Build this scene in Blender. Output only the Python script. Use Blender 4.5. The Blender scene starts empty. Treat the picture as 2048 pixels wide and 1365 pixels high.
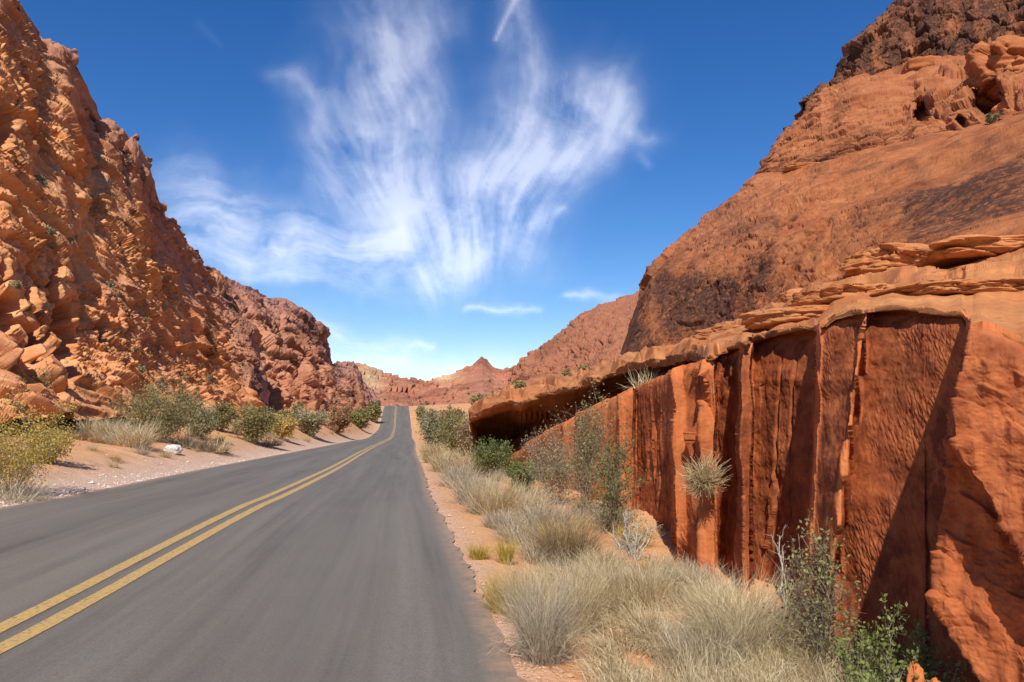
import bpy, math, time
import numpy as np
T0 = time.time()
C = bpy.context.scene.collection
F = 1518.0; TH = math.atan((810-682.5)/F); CT, ST = math.cos(TH), math.sin(TH); CAMZ = 1.73
rng = np.random.default_rng(7)

# ------------------------------------------------------------------ basic maths
def U(px, py, D):
    """a direction seen from the stand point and a distance along the road -> world point"""
    px, py, D = np.broadcast_arrays(np.asarray(px, float), np.asarray(py, float), np.asarray(D, float))
    a = (px-1024)/F; b = (682.5-py)/F
    k = D/(CT-b*ST)
    return np.stack([a*k, D, CAMZ+(ST+b*CT)*k], -1)

def pchip(xs, ys, x):
    xs = np.asarray(xs, float); ys = np.asarray(ys, float); x = np.clip(x, xs[0], xs[-1])
    h = np.diff(xs); d = np.diff(ys)/h; m = np.zeros_like(ys)
    m[0], m[-1] = d[0], d[-1]
    for i in range(1, len(xs)-1):
        if d[i-1]*d[i] > 0:
            w1 = 2*h[i]+h[i-1]; w2 = h[i]+2*h[i-1]; m[i] = (w1+w2)/(w1/d[i-1]+w2/d[i])
    i = np.clip(np.searchsorted(xs, x)-1, 0, len(xs)-2)
    t = (x-xs[i])/h[i]
    return ((2*t**3-3*t**2+1)*ys[i]+(t**3-2*t**2+t)*h[i]*m[i]+(-2*t**3+3*t**2)*ys[i+1]+(t**3-t**2)*h[i]*m[i+1])

def ss(x, a=0., b=1.):
    t = np.clip((x-a)/(b-a), 0, 1); return t*t*(3-2*t)

PERM = np.random.default_rng(3).permutation(256); PERM = np.concatenate([PERM, PERM]).astype(np.int64)
G3 = np.random.default_rng(4).normal(size=(256, 3)); G3 /= np.linalg.norm(G3, axis=1)[:, None]
R3 = np.random.default_rng(5).random((256, 6))
def hsh(i, j, k, s=0): return PERM[(PERM[(PERM[(i+s*37) & 255]+j) & 255]+k) & 255]

def gn(P, s=0):
    P = np.asarray(P, float); sh = P.shape[:-1]; P = P.reshape(-1, 3)
    I = np.floor(P).astype(np.int64); f = P-I; u = f*f*f*(f*(f*6-15)+10)
    out = np.zeros(len(P))
    for a in (0, 1):
        for b in (0, 1):
            for c in (0, 1):
                g = G3[hsh(I[:, 0]+a, I[:, 1]+b, I[:, 2]+c, s)]
                w = (u[:, 0] if a else 1-u[:, 0])*(u[:, 1] if b else 1-u[:, 1])*(u[:, 2] if c else 1-u[:, 2])
                out += w*((f[:, 0]-a)*g[:, 0]+(f[:, 1]-b)*g[:, 1]+(f[:, 2]-c)*g[:, 2])
    return (out*1.6).reshape(sh)

def fbm(P, o=4, s=0, g=.5, l=2.03):
    r = 0; a = 1
    P = np.asarray(P, float)
    for i in range(o): r = r+a*gn(P, s+i); a *= g; P = P*l+7.3
    return r

def worley(P, s=0):
    sh = P.shape[:-1]; P = P.reshape(-1, 3); B = np.floor(P-.5).astype(np.int64)
    n = len(P); F1 = np.full(n, 9.); F2 = np.full(n, 9.); V = np.zeros((n, 3)); ID = np.zeros(n, np.int64)
    for a in (0, 1):
        for b in (0, 1):
            for c in (0, 1):
                I = B+np.array([a, b, c]); h = hsh(I[:, 0], I[:, 1], I[:, 2], s)
                cc = I+.5+(R3[h, :3]-.5)*.85; d = P-cc; r = np.sqrt((d*d).sum(1))
                m = r < F1
                F2 = np.where(m, F1, np.minimum(F2, r)); F1 = np.where(m, r, F1)
                V = np.where(m[:, None], d, V); ID = np.where(m, h, ID)
    return F1.reshape(sh), F2.reshape(sh), V.reshape(sh+(3,)), ID.reshape(sh)

def blocks(P, sc, s=0, tilt=1.0, warp=.25, st=(1, 1, 1), crack=.5, cw=.12):
    """fractured-rock relief: every cell is a tilted facet, with a crack between cells; about -1..1"""
    Q = P/(sc*np.array(st))
    Q = Q+warp*np.stack([gn(Q*1.3, s+1), gn(Q*1.3+9, s+2), gn(Q*1.3+17, s+3)], -1)
    F1, F2, V, ID = worley(Q, s)
    g = G3[(ID*7+s) & 255]
    d = (R3[ID, 3]-.5)*1.2+(V*g).sum(-1)*tilt
    return d-crack*(1-ss(F2-F1, 0, cw))

# ------------------------------------------------------------------ mesh building
def mesh_from(name, V, Fc, mat, smooth=True, parent=None, attrs=None, sizes=None):
    me = bpy.data.meshes.new(name)
    V = np.ascontiguousarray(V, np.float32).reshape(-1, 3)
    me.vertices.add(len(V)); me.vertices.foreach_set('co', V.ravel())
    if sizes is None:
        k = Fc.shape[1]; n = len(Fc); li = Fc.ravel(); st = np.arange(n)*k
    else:
        li = Fc; n = len(sizes); st = np.concatenate([[0], np.cumsum(sizes)[:-1]])
    me.loops.add(len(li)); me.loops.foreach_set('vertex_index', li.astype(np.int32))
    me.polygons.add(n); me.polygons.foreach_set('loop_start', st.astype(np.int32))
    me.polygons.foreach_set('use_smooth', np.full(n, smooth))
    me.update(calc_edges=True); me.validate()
    if attrs:
        for an, av in attrs.items():
            at = me.attributes.new(an, 'FLOAT', 'POINT'); at.data.foreach_set('value', np.ascontiguousarray(av, np.float32).ravel())
    me.materials.append(mat)
    o = bpy.data.objects.new(name, me); C.objects.link(o)
    if parent: o.parent = parent
    return o

def grid_faces(nr, nc, flip=False):
    i = np.arange(nr-1)[:, None]*nc+np.arange(nc-1)[None]
    f = np.stack([i, i+1, i+nc+1, i+nc], -1).reshape(-1, 4)
    return f[:, ::-1] if flip else f

def grid_normals(P):
    du = np.gradient(P, axis=1); dv = np.gradient(P, axis=0)
    n = np.cross(du, dv); n /= np.linalg.norm(n, axis=-1)[..., None]+1e-9
    toc = np.array([0, 0, CAMZ])-P
    n *= np.where((n*toc).sum(-1) < 0, -1, 1)[..., None]
    return n

def tag(o, label=None, cat=None, group=None, kind=None):
    if label: o['label'] = label
    if cat: o['category'] = cat
    if group: o['group'] = group
    if kind: o['kind'] = kind
    return o

def mixrow(A, B, w, wd=None):
    """row between two rows of (px,py,D)"""
    wd = w if wd is None else wd
    xs = sorted(set([p[0] for p in A]+[p[0] for p in B]))
    fa = lambda k: np.interp(xs, [p[0] for p in A], [p[k] for p in A]); fb = lambda k: np.interp(xs, [p[0] for p in B], [p[k] for p in B])
    return list(zip(xs, fa(1)*(1-w)+fb(1)*w, fa(2)*(1-wd)+fb(2)*wd))

GRIDS = {}
def sheet(name, cols, rows, counts, disp, mat, back=(), wrapL=(), wrapR=(), smooth=True, attr=None, bottom=(), pre=None):
    """surface through control rows; back rows/wraps are world offsets so the rock has a far side"""
    cols = np.asarray(cols, float); K = []; PY = []
    for r in rows:
        xs = [p[0] for p in r]
        py = np.interp(cols, xs, [p[1] for p in r]); D = pchip(xs, [p[2] for p in r], cols)
        K.append(U(cols, py, D)); PY.append(py)
    K = list(K); PY = list(PY)
    for b in bottom: K.insert(0, K[0]+np.array(b)); PY.insert(0, PY[0]+60)
    for b in back: K.append(K[-1]+np.array(b)); PY.append(PY[-1])
    K = np.array(K); PY = np.array(PY); nk = len(K)
    counts = [10]*len(bottom)+list(counts)
    T = np.concatenate([i+np.linspace(0, 1, counts[i], endpoint=False) for i in range(nk-1)]+[[nk-1.]])
    i = np.clip(T.astype(int), 0, nk-2); t = (T-i)[:, None, None]
    # Hermite with limited tangents
    M = np.zeros_like(K); M[1:-1] = (K[2:]-K[:-2])/2; M[0] = K[1]-K[0]; M[-1] = K[-1]-K[-2]
    ln = np.linalg.norm(np.diff(K, axis=0), axis=-1); lim = np.full(K.shape[:2], 1e9); lim[:-1] = np.minimum(lim[:-1], ln); lim[1:] = np.minimum(lim[1:], ln)
    ml = np.linalg.norm(M, axis=-1)+1e-9; M *= np.minimum(1, 1.0*lim/ml)[..., None]
    P = (2*t**3-3*t**2+1)*K[i]+(t**3-2*t**2+t)*M[i]+(-2*t**3+3*t**2)*K[i+1]+(t**3-t**2)*M[i+1]
    PYg = PY[i]*(1-t[..., 0])+PY[i+1]*t[..., 0]; PXg = np.broadcast_to(cols, PYg.shape)
    if wrapL:
        ext = []; cur = P[:, 0]
        for w in wrapL:
            for s in range(1, 7): ext.append(cur+np.array(w)*s/6)
            cur = ext[-1]
        E = np.stack(ext[::-1], 1); P = np.concatenate([E, P], 1)
        PYg = np.concatenate([np.repeat(PYg[:, :1], len(ext), 1), PYg], 1); PXg = np.concatenate([np.repeat(PXg[:, :1], len(ext), 1), PXg], 1)
    N = grid_normals(P)
    if pre: P = pre(P, PXg, PYg)
    P, N, at = disp(P, N, PXg, PYg)
    at = at or {}
    o = mesh_from(name, P, grid_faces(*P.shape[:2]), mat, smooth, attrs=at); GRIDS[name] = (P, PXg, PYg)
    tag(o, kind='structure')
    print(name, P.shape, round(time.time()-T0, 1))
    return o

# ------------------------------------------------------------------ materials
def newmat(name):
    m = bpy.data.materials.new(name); m.use_nodes = True; nt = m.node_tree
    for n in list(nt.nodes): nt.nodes.remove(n)
    out = nt.nodes.new('ShaderNodeOutputMaterial'); bs = nt.nodes.new('ShaderNodeBsdfPrincipled')
    nt.links.new(bs.outputs[0], out.inputs[0]); bs.inputs['Roughness'].default_value = .9
    try: bs.inputs['Specular IOR Level'].default_value = .2
    except Exception: pass
    return m, nt, bs, out
class NT:
    def __init__(s, nt): s.nt = nt
    def n(s, t, **k):
        x = s.nt.nodes.new(t)
        for a, b in k.items(): setattr(x, a, b)
        return x
    def l(s, a, b): s.nt.links.new(a, b)
    def pos(s, scale=(1, 1, 1), rot=(0, 0, 0)):
        g = s.n('ShaderNodeNewGeometry'); m = s.n('ShaderNodeMapping'); m.inputs['Scale'].default_value = scale; m.inputs['Rotation'].default_value = rot
        s.l(g.outputs['Position'], m.inputs['Vector']); return m.outputs[0]
    def noise(s, v, sc, det=6, rough=.55, dist=0):
        x = s.n('ShaderNodeTexNoise'); x.inputs['Scale'].default_value = sc; x.inputs['Detail'].default_value = det; x.inputs['Roughness'].default_value = rough; x.inputs['Distortion'].default_value = dist
        s.l(v, x.inputs['Vector']); return x.outputs['Fac']
    def ramp(s, f, a, b, va=0., vb=1.):
        x = s.n('ShaderNodeMapRange'); x.inputs[1].default_value = a; x.inputs[2].default_value = b; x.inputs[3].default_value = va; x.inputs[4].default_value = vb; x.clamp = True
        s.l(f, x.inputs[0]); return x.outputs[0]
    def mix(s, f, a, b, mode='MIX'):
        x = s.n('ShaderNodeMix', data_type='RGBA', blend_type=mode); x.clamp_factor = True
        if hasattr(f, 'is_linked'): s.l(f, x.inputs[0])
        else: x.inputs[0].default_value = f
        for v, k in ((a, 6), (b, 7)):
            if hasattr(v, 'is_linked'): s.l(v, x.inputs[k])
            else: x.inputs[k].default_value = tuple(v)+((1,) if len(v) == 3 else ())
        return x.outputs[2]
    def math(s, op, a, b=0.):
        x = s.n('ShaderNodeMath', operation=op)
        for v, k in ((a, 0), (b, 1)):
            if hasattr(v, 'is_linked'): s.l(v, x.inputs[k])
            else: x.inputs[k].default_value = v
        return x.outputs[0]
    def attr(s, name):
        x = s.n('ShaderNodeAttribute'); x.attribute_name = name; return x.outputs['Fac']
    def bump(s, h, st, d, bs, prev=None):
        x = s.n('ShaderNodeBump'); x.inputs['Strength'].default_value = st; x.inputs['Distance'].default_value = d; s.l(h, x.inputs['Height'])
        if prev is not None: s.l(prev, x.inputs['Normal'])
        if bs is not None: s.l(x.outputs[0], bs.inputs['Normal'])
        return x.outputs[0]

def rock_mat(name, c1, c2, c3, fine, varn=(.055, .028, .02), strat=(.3, .3, 3.), rot=(0, 0, 0), bump=.6, bd=.05, tint=(.33, .17, .13), vs=1.0):
    """c1 main, c2 lighter dusty, c3 deeper red; attributes 'stain' (desert varnish) and 'tint' (pinkish crust) place the patches"""
    m, nt, bs, out = newmat(name); t = NT(nt)
    p = t.pos(); ps = t.pos(strat, rot)
    big = t.noise(p, fine*.12, 5); med = t.noise(p, fine*.8, 6, .6); sml = t.noise(p, fine*5, 5, .65); lay = t.noise(ps, fine*.5, 6, .6, .3)
    col = t.mix(t.ramp(big, .35, .65), c1, c3)
    col = t.mix(t.ramp(lay, .42, .68), col, c2)
    col = t.mix(t.ramp(med, .55, .8, 0, .55), col, c3)
    col = t.mix(t.math('MULTIPLY', t.attr('tint'), t.ramp(med, .25, .7, .5, 1)), col, tint)
    st = t.math('MULTIPLY', t.attr('stain'), t.ramp(t.noise(p, fine*1.6, 5, .7), .33, .6, .25, 1.25))
    col = t.mix(t.math('MULTIPLY', st, vs), col, varn)
    col = t.mix(t.ramp(sml, .3, .7, .35, 0), col, tuple(x*.55 for x in c3))
    t.l(col, bs.inputs['Base Color'])
    b1 = t.bump(med, bump, bd*3, None); b2 = t.bump(lay, bump*.8, bd*2, None, b1); t.bump(sml, bump, bd, bs, b2)
    return m

ORANGE = (.52, .20, .075); LIGHT = (.60, .28, .13); RED = (.40, .125, .045)
M_left = rock_mat('left_sandstone', (.80, .34, .125), (.83, .44, .21), (.68, .25, .09), 2.6, bump=.45, bd=.05, strat=(.6, .6, 2.), tint=(.36, .18, .145))
M_left_far = rock_mat('far_left_sandstone', (.67, .275, .125), (.70, .36, .20), (.55, .20, .10), .8, bump=.7, bd=.25, tint=(.36, .19, .17))
M_dome = rock_mat('dome_sandstone', (.44, .145, .048), (.52, .20, .075), (.33, .095, .033), 2.2, strat=(.6, .6, 1.6), rot=(.3, .25, 0), bump=.5, bd=.05, vs=1.2)
M_farhill = rock_mat('hill_sandstone', (.52, .20, .11), (.58, .28, .17), (.41, .14, .08), .35, bump=.7, bd=.5, tint=(.72, .56, .30))
M_terr = rock_mat('slickrock', (.54, .205, .070), (.60, .265, .10), (.42, .14, .045), 3.0, strat=(.7, .7, 2.5), rot=(.12, .18, 0), bump=.4, bd=.02)
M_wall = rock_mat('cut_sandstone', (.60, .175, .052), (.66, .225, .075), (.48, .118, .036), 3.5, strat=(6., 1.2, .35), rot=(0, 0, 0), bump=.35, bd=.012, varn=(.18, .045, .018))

def zigzag(): pass

# ------------------------------------------------------------------ the road (profile along its length)
RD = [(4.0, 1450), (4.72, 1365), (5.53, 1285), (6.75, 1200), (8.3, 1130), (10.9, 1060), (12.9, 1022), (14.6, 1000), (20.5, 957), (25, 941), (47, 903), (75, 885.5), (118, 874), (166, 859), (219, 817), (236, 812.6)]
RDD = np.array([r[0] for r in RD]); RZ = U(1024, np.array([r[1] for r in RD]), RDD)[:, 2]; RZ[:6] = 0; RZ[6] = -.01
XR = np.array([.2, .08, -.03, -.22, -.46, -.90, -1.22, -1.5, -2.30, -2.9, -5.9, -9.5, -15.4, -21.8, -29.6, -32.2])
XC = np.array([-3.70, -3.71, -3.73, -3.82, -3.97, -4.22, -4.40, -4.58, -5.24, -5.88, -9.05, -12.7, -18.6, -25.6, -33.4, -36.0])
XL = np.array([-8.5, -8.5, -8.5, -8.52, -8.55, -8.6, -8.7, -8.8, -9.5, -10.3, -13.2, -16.6, -22.0, -29.1, -36.9, -39.6])
RDD_ = np.concatenate([[-60, 0], RDD, [300, 420]])
ext = lambda a, n0, n1, e0, e1: np.concatenate([[n0, n1], a, [e0, e1]])
RZ_ = ext(RZ, 0, 0, -1.5, -6); XR_ = ext(XR, .6, .45, -60, -120); XC_ = ext(XC, -3.6, -3.65, -64, -124); XL_ = ext(XL, -8.5, -8.5, -68, -128)
rz = lambda y: pchip(RDD_, RZ_, y); xr = lambda y: pchip(RDD_, XR_, y); xc = lambda y: pchip(RDD_, XC_, y); xl = lambda y: pchip(RDD_, XL_, y)

def gz(x, y, detail=True):
    x, y = np.broadcast_arrays(np.asarray(x, float), np.asarray(y, float))
    z = rz(y); L = xl(y); R = xr(y); dl = L-x; dr = x-R
    bank = .38*ss(dl, 0.3, 3.2)+.12*np.clip(dl-2, 0, 30)
    zl = z+(np.maximum(z, -.1-.004*y)-z)*ss(dl, 0, 7)+bank
    near = 1-ss(y, 22, 34)
    zr2 = z+(np.maximum(z, -.7)-z)*ss(dr, .3, 6)+(-.14*ss(dr, .1, 1.2))*near+(1-near)*.05*np.clip(dr-1, 0, 30)
    h = np.where(dl > 0, zl, np.where(dr > 0, zr2, z))
    inside = np.minimum(-dl, -dr)  # >0 inside the road
    off = np.clip(np.minimum(ss(-dl, -.05, .25), ss(-dr, -.05, .25)), 0, 1)
    h = h-.05*off-.012
    if detail:
        Q = np.stack([x, y, 0*x], -1); out = ss(np.maximum(dl, dr), .05, 1.2)
        h = h+out*(.05*fbm(Q*.7, 3)+.02*gn(Q*3.1, 5))
    return h

def ground():
    ys = np.concatenate([np.linspace(-60, -2, 30), np.linspace(-1.5, 30, 330), np.geomspace(30.2, 420, 170), np.geomspace(440, 6000, 25)])
    un = np.concatenate([-np.geomspace(4000, 42, 20), np.linspace(-40, -13, 60), np.linspace(-12.8, 6, 260), np.linspace(6.3, 30, 40), np.geomspace(33, 4000, 18)])
    # columns follow the road's bend
    X = un[None]+(xc(ys)+4.0)[:, None]; Y = np.repeat(ys[:, None], len(un), 1)
    Z = gz(X, Y)
    far = ss(Y, 300, 500); Z = Z*(1-far)+(-6)*far
    far2 = ss(np.abs(X), 60, 200); Z = Z*(1-far2)+(-2)*far2
    P = np.stack([X, Y, Z], -1)
    dl = xl(Y)-X
    edge = (1-ss(dl, .3, 3.6))*(dl > -.3)*(1-ss(Y, 60, 120)*.5)+(1-ss(X-xr(Y), .0, .45))*(X-xr(Y) > -.3)*.5
    m, nt, bs, out = newmat('sand'); t = NT(nt); p = t.pos()
    n1 = t.noise(p, .5, 6, .6); n2 = t.noise(p, 7, 6, .65); n3 = t.noise(p, 45, 4, .7)
    col = t.mix(t.ramp(n1, .35, .65), (.76, .42, .20), (.70, .33, .13))
    col = t.mix(t.ramp(n2, .5, .75, 0, .6), col, (.62, .36, .22))
    v = t.n('ShaderNodeTexVoronoi'); v.inputs['Scale'].default_value = 22; t.l(p, v.inputs['Vector'])
    peb = t.mix(t.ramp(v.outputs['Distance'], .1, .5), (.78, .64, .52), (.62, .42, .30))
    e = t.math('MULTIPLY', t.attr('stain'), t.ramp(n2, .3, .55, .45, 1.2))
    col = t.mix(e, col, peb); col = t.mix(t.ramp(n3, .3, .6, .4, 0), col, (.34, .15, .08))
    t.l(col, bs.inputs['Base Color']); b = t.bump(n2, .5, .08, None); b = t.bump(v.outputs['Distance'], .4, .03, None, b); t.bump(n3, .6, .015, bs, b)
    o = mesh_from('ground', P, grid_faces(len(ys), len(un)), m, attrs={'stain': edge}); tag(o, kind='structure')
ground()

def road():
    ys = np.concatenate([np.linspace(-58, 0, 30), np.linspace(.2, 30, 260), np.geomspace(30.3, 300, 160)])
    nl = 40; un = np.linspace(0, 1, nl)
    e1 = .09*gn(np.stack([ys*1.1, 0*ys, 0*ys], -1))+.03*gn(np.stack([ys*5, 0*ys+3, 0*ys], -1)); e2 = .09*gn(np.stack([ys*1.3, 0*ys+9, 0*ys], -1))+.07*gn(np.stack([ys*6, 0*ys+13, 0*ys], -1))
    L = (xl(ys)+e1)[:, None]; R = (xr(ys)+e2)[:, None]
    X = L*(1-un)+R*un; Y = np.repeat(ys[:, None], nl, 1)
    crown = .03*(1-(2*un-1)**2)
    Z = rz(ys)[:, None]+crown[None]
    lat = np.where(X < xc(ys)[:, None], (X-xc(ys)[:, None])/(xc(ys)-xl(ys))[:, None], (X-xc(ys)[:, None])/(xr(ys)-xc(ys))[:, None])
    m, nt, bs, out = newmat('asphalt'); t = NT(nt)
    a = t.n('ShaderNodeCombineXYZ'); t.l(t.attr('lat'), a.inputs[0]); t.l(t.attr('along'), a.inputs[1])
    mp = t.n('ShaderNodeMapping'); mp.inputs['Scale'].default_value = (5.0, .05, 1); t.l(a.outputs[0], mp.inputs['Vector'])
    streak = t.noise(mp.outputs[0], 1.3, 4, .6)
    mp2 = t.n('ShaderNodeMapping'); mp2.inputs['Scale'].default_value = (14.0, .12, 1); t.l(a.outputs[0], mp2.inputs['Vector'])
    streak2 = t.noise(mp2.outputs[0], 1.5, 5, .65)
    p = t.pos(); blot = t.noise(p, .9, 6, .6); fine = t.noise(p, 60, 5, .75); agg = t.noise(p, 170, 3, .8)
    col = t.mix(t.ramp(streak, .3, .7), (.105, .090, .070), (.255, .218, .165))
    col = t.mix(t.ramp(streak2, .4, .7, 0, .6), col, (.27, .235, .185))
    # wheel tracks: polished darker bands in the middle of each half lane
    fr = t.math('ABSOLUTE', t.attr('lat')); tr = t.math('ABSOLUTE', t.math('SUBTRACT', fr, .50)); 
    col = t.mix(t.ramp(tr, .02, .2, .35, 0), col, (.11, .095, .078))
    col = t.mix(t.ramp(blot, .35, .75, 0, .45), col, (.22, .19, .15))
    col = t.mix(t.ramp(fine, .35, .65, .55, 0), col, (.07, .06, .05)); col = t.mix(t.ramp(agg, .55, .7, 0, .6), col, (.38, .34, .29))
    ed = t.ramp(fr, .93, 1.0); ed = t.math('MULTIPLY', ed, t.ramp(t.noise(p, 6, 5, .7), .35, .6, .2, 1))
    col = t.mix(ed, col, (.42, .26, .16))
    t.l(col, bs.inputs['Base Color']); bs.inputs['Roughness'].default_value = .72; bs.inputs['Specular IOR Level'].default_value = .35
    b = t.bump(fine, .35, .006, None); t.bump(agg, .5, .004, bs, b)
    o = mesh_from('road', np.stack([X, Y, Z], -1), grid_faces(len(ys), nl), m, attrs={'lat': lat, 'along': Y}); tag(o, kind='structure')
    # double yellow line
    my, nt, bs, out = newmat('road_paint'); t = NT(nt); p = t.pos(); w = t.noise(p, 26, 6, .75); w2 = t.noise(p, 3, 5, .6)
    col = t.mix(t.ramp(w2, .3, .7), (.60, .37, .11), (.52, .34, .14)); col = t.mix(t.ramp(w, .50, .64, 0, .85), col, (.16, .12, .075)); t.l(col, bs.inputs['Base Color']); bs.inputs['Roughness'].default_value = .6
    for k, c in enumerate((-.15, .15)):
        wq = np.array([-.078, .078]); jit = .006*gn(np.stack([ys*4, 0*ys+k*5, 0*ys], -1))
        Xs = (xc(ys)+c)[:, None]+wq[None]+jit[:, None]*np.array([-1, 1])
        f = (Xs-L)/(R-L); Zs = rz(ys)[:, None]+.03*(1-(2*f-1)**2)+.005
        o = mesh_from('yellow_line', np.stack([Xs, np.repeat(ys[:, None], 2, 1), Zs], -1), grid_faces(len(ys), 2), my); tag(o, kind='structure')
road()

# ------------------------------------------------------------------ rock faces
def out_dir(N, w=.7, hor=(.75, -.65, .1)):
    d = N*w+np.array(hor)*(1-w); return d/np.linalg.norm(d, axis=-1)[..., None]

RIDGE_A = [(-1300, -900, 40), (-300, -350, 46), (0, -25, 48), (25, 0, 50), (58, 68, 52), (64, 96, 53), (105, 92, 56), (128, 108, 57), (146, 188, 59), (152, 222, 60), (165, 240, 61), (190, 262, 62), (215, 245, 64), (235, 262, 66), (247, 300, 66), (262, 276, 70), (272, 300, 71), (276, 340, 72), (292, 365, 74), (299, 402, 76), (335, 440, 82), (385, 510, 92), (402, 532, 96), (432, 545, 104), (445, 575, 103), (470, 625, 99), (500, 660, 94), (512, 740, 88), (518, 800, 82)]
BASE_A = [(-1300, 900, 16), (-300, 880, 22), (0, 850, 25), (150, 845, 30), (300, 840, 38), (400, 840, 48), (518, 838, 72)]
def disp_A(P, N, PX, PY):
    ridge_y = np.interp(PX, [p[0] for p in RIDGE_A], [p[1] for p in RIDGE_A])
    top = np.clip((PY-ridge_y)/120, 0, 1)          # 0 at the crest
    d = out_dir(N, .55)
    sc = P[..., 1]/50
    c, q = math.cos(.55), math.sin(.55); Rm = np.array([[1, 0, 0], [0, c, q], [0, -q, c]]); Pr = P@Rm   # beds dip away up the road
    big = blocks(Pr, 4.2, 1, tilt=.9, st=(1.3, 1.5, .8), crack=.22, cw=.07, warp=.12)
    med = blocks(Pr+3, 1.5, 11, tilt=1.0, st=(1.4, 1.5, .65), crack=.4, warp=.10, cw=.09)
    sml = blocks(Pr+5, .62, 21, tilt=1.1, st=(1.3, 1.4, .7), crack=.5, warp=.1)
    tin = blocks(Pr+8, .27, 31, tilt=1.2, crack=.4)
    rough = ss(fbm(P/7, 4, 8), -.30, .30)
    h = (big*(.26-.10*rough)+med*.36*(.35+.65*rough)+sml*.28*(.15+.85*rough)+tin*.11*(.2+.8*rough))*(.6+.4*top)+fbm(P/6, 2, 4)*.35
    qb = (P[..., 2]+.38*P[..., 1]+.25*P[..., 0])/2.6+.9*fbm(P*.13, 2, 91); sb = qb % 1; lb = ss(gn(P*.2+np.floor(qb)[..., None]*1.9, 92), -.2, .3)
    qc = (P[..., 2]+.30*P[..., 1])/.95+1.2*fbm(P*.3, 2, 93); sc2 = qc % 1; lc = ss(gn(P*.45+np.floor(qc)[..., None]*1.9, 94), -.05, .3)
    h = h+np.where(sb < .92, 1-sb/.92, ss(sb, .92, 1))*lb*.75+np.where(sc2 < .88, 1-sc2/.88, ss(sc2, .88, 1))*lc*.28
    # vertical joint columns at the lower left
    col = (1-ss(PX, 110, 180))*ss(PY, 500, 540)*(1-ss(PY, 760, 830))
    Q = P*np.array([1, .5, .0])
    cl = blocks(P, 1.5, 41, tilt=.25, st=(1, 1, 3.5), crack=1.2, cw=.14, warp=.05)+.4*blocks(P, .8, 44, tilt=.25, st=(1.2, 1.2, 1.1), crack=.4, warp=.05)
    h = h*(1-.8*col)+col*cl*1.0
    wb = 9*gn(P*1.1, 83); hole = np.exp(-(((PX+wb-128)/21)**2+((PY-690)/78)**2)**3)*9+np.exp(-(((PX+wb-72)/11)**2+((PY-670)/60)**2)**3)*7+np.exp(-(((PX+wb-3)/14)**2+((PY-640)/40)**2)**3)*3+np.exp(-(((PX+wb-200)/13)**2+((PY-660)/22)**2)**3)*2+np.exp(-(((PX+wb-5)/16)**2+((PY-260)/48)**2)**3)*3.5
    P2 = P+d*(h-hole)[..., None]
    tint = ss(190-(PY-ridge_y), 0, 170)*.9+.3*ss(fbm(P/12, 3, 3), 0, .5)
    stain = ss(fbm(P/4, 4, 9), .2, .6)*.35+np.exp(-(((PX-490)/22)**2+((PY-690)/60)**2))*.35
    return P2, N, {'tint': np.clip(tint, 0, 1), 'stain': np.clip(stain, 0, 1)}
colsA = np.concatenate([np.linspace(-1300, -20, 110), np.linspace(-16, 518, 560)])
sheet('cliff_left', colsA, [BASE_A, mixrow(BASE_A, RIDGE_A, .30, .30), mixrow(BASE_A, RIDGE_A, .66, .60), RIDGE_A], [170, 180, 200, 14, 10],
      disp_A, M_left, back=((-1, 6, -1.5), (-6, 22, -16)))

RIDGE_B = [(430, 548, 145), (440, 558, 150), (500, 580, 160), (540, 600, 170), (585, 612, 180), (615, 622, 190), (637, 650, 200), (651, 682, 205), (655, 706, 208), (662, 730, 210), (680, 727, 225), (706, 724, 230), (716, 742, 232), (722, 762, 235), (742, 786, 238), (757, 812, 240), (765, 825, 242)]
BASE_B = [(430, 838, 75), (512, 838, 90), (600, 838, 112), (680, 836, 145), (745, 832, 190), (765, 830, 215)]
def disp_B(P, N, PX, PY):
    ry = np.interp(PX, [p[0] for p in RIDGE_B], [p[1] for p in RIDGE_B]); top = np.clip((PY-ry)/60, 0, 1)
    d = out_dir(N, .55)
    h = blocks(P, 13, 2, tilt=1.1, crack=.3)*2.2+blocks(P, 5, 12, tilt=1.2)*1.1+blocks(P, 2.1, 22)*.6+blocks(P, 1., 32)*.25+fbm(P/8, 4, 5)*.8
    P2 = P+d*(h*(.5+.5*top))[..., None]
    st = np.exp(-(((PX-622)/30)**2+((PY-668)/28)**2)**2)*.75+ss(fbm(P/9, 4, 9), .2, .6)*.3
    return P2, N, {'tint': np.clip(ss(90-(PY-ry), 0, 90)*.9+.2, 0, 1), 'stain': np.clip(st, 0, 1)}
sheet('mountain_left', np.linspace(430, 765, 420), [BASE_B, mixrow(BASE_B, RIDGE_B, .35, .2), mixrow(BASE_B, RIDGE_B, .7, .55), RIDGE_B], [90, 100, 110, 10, 8],
      disp_B, M_left_far, back=((-3, 15, -4), (-12, 60, -35)))

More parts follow.
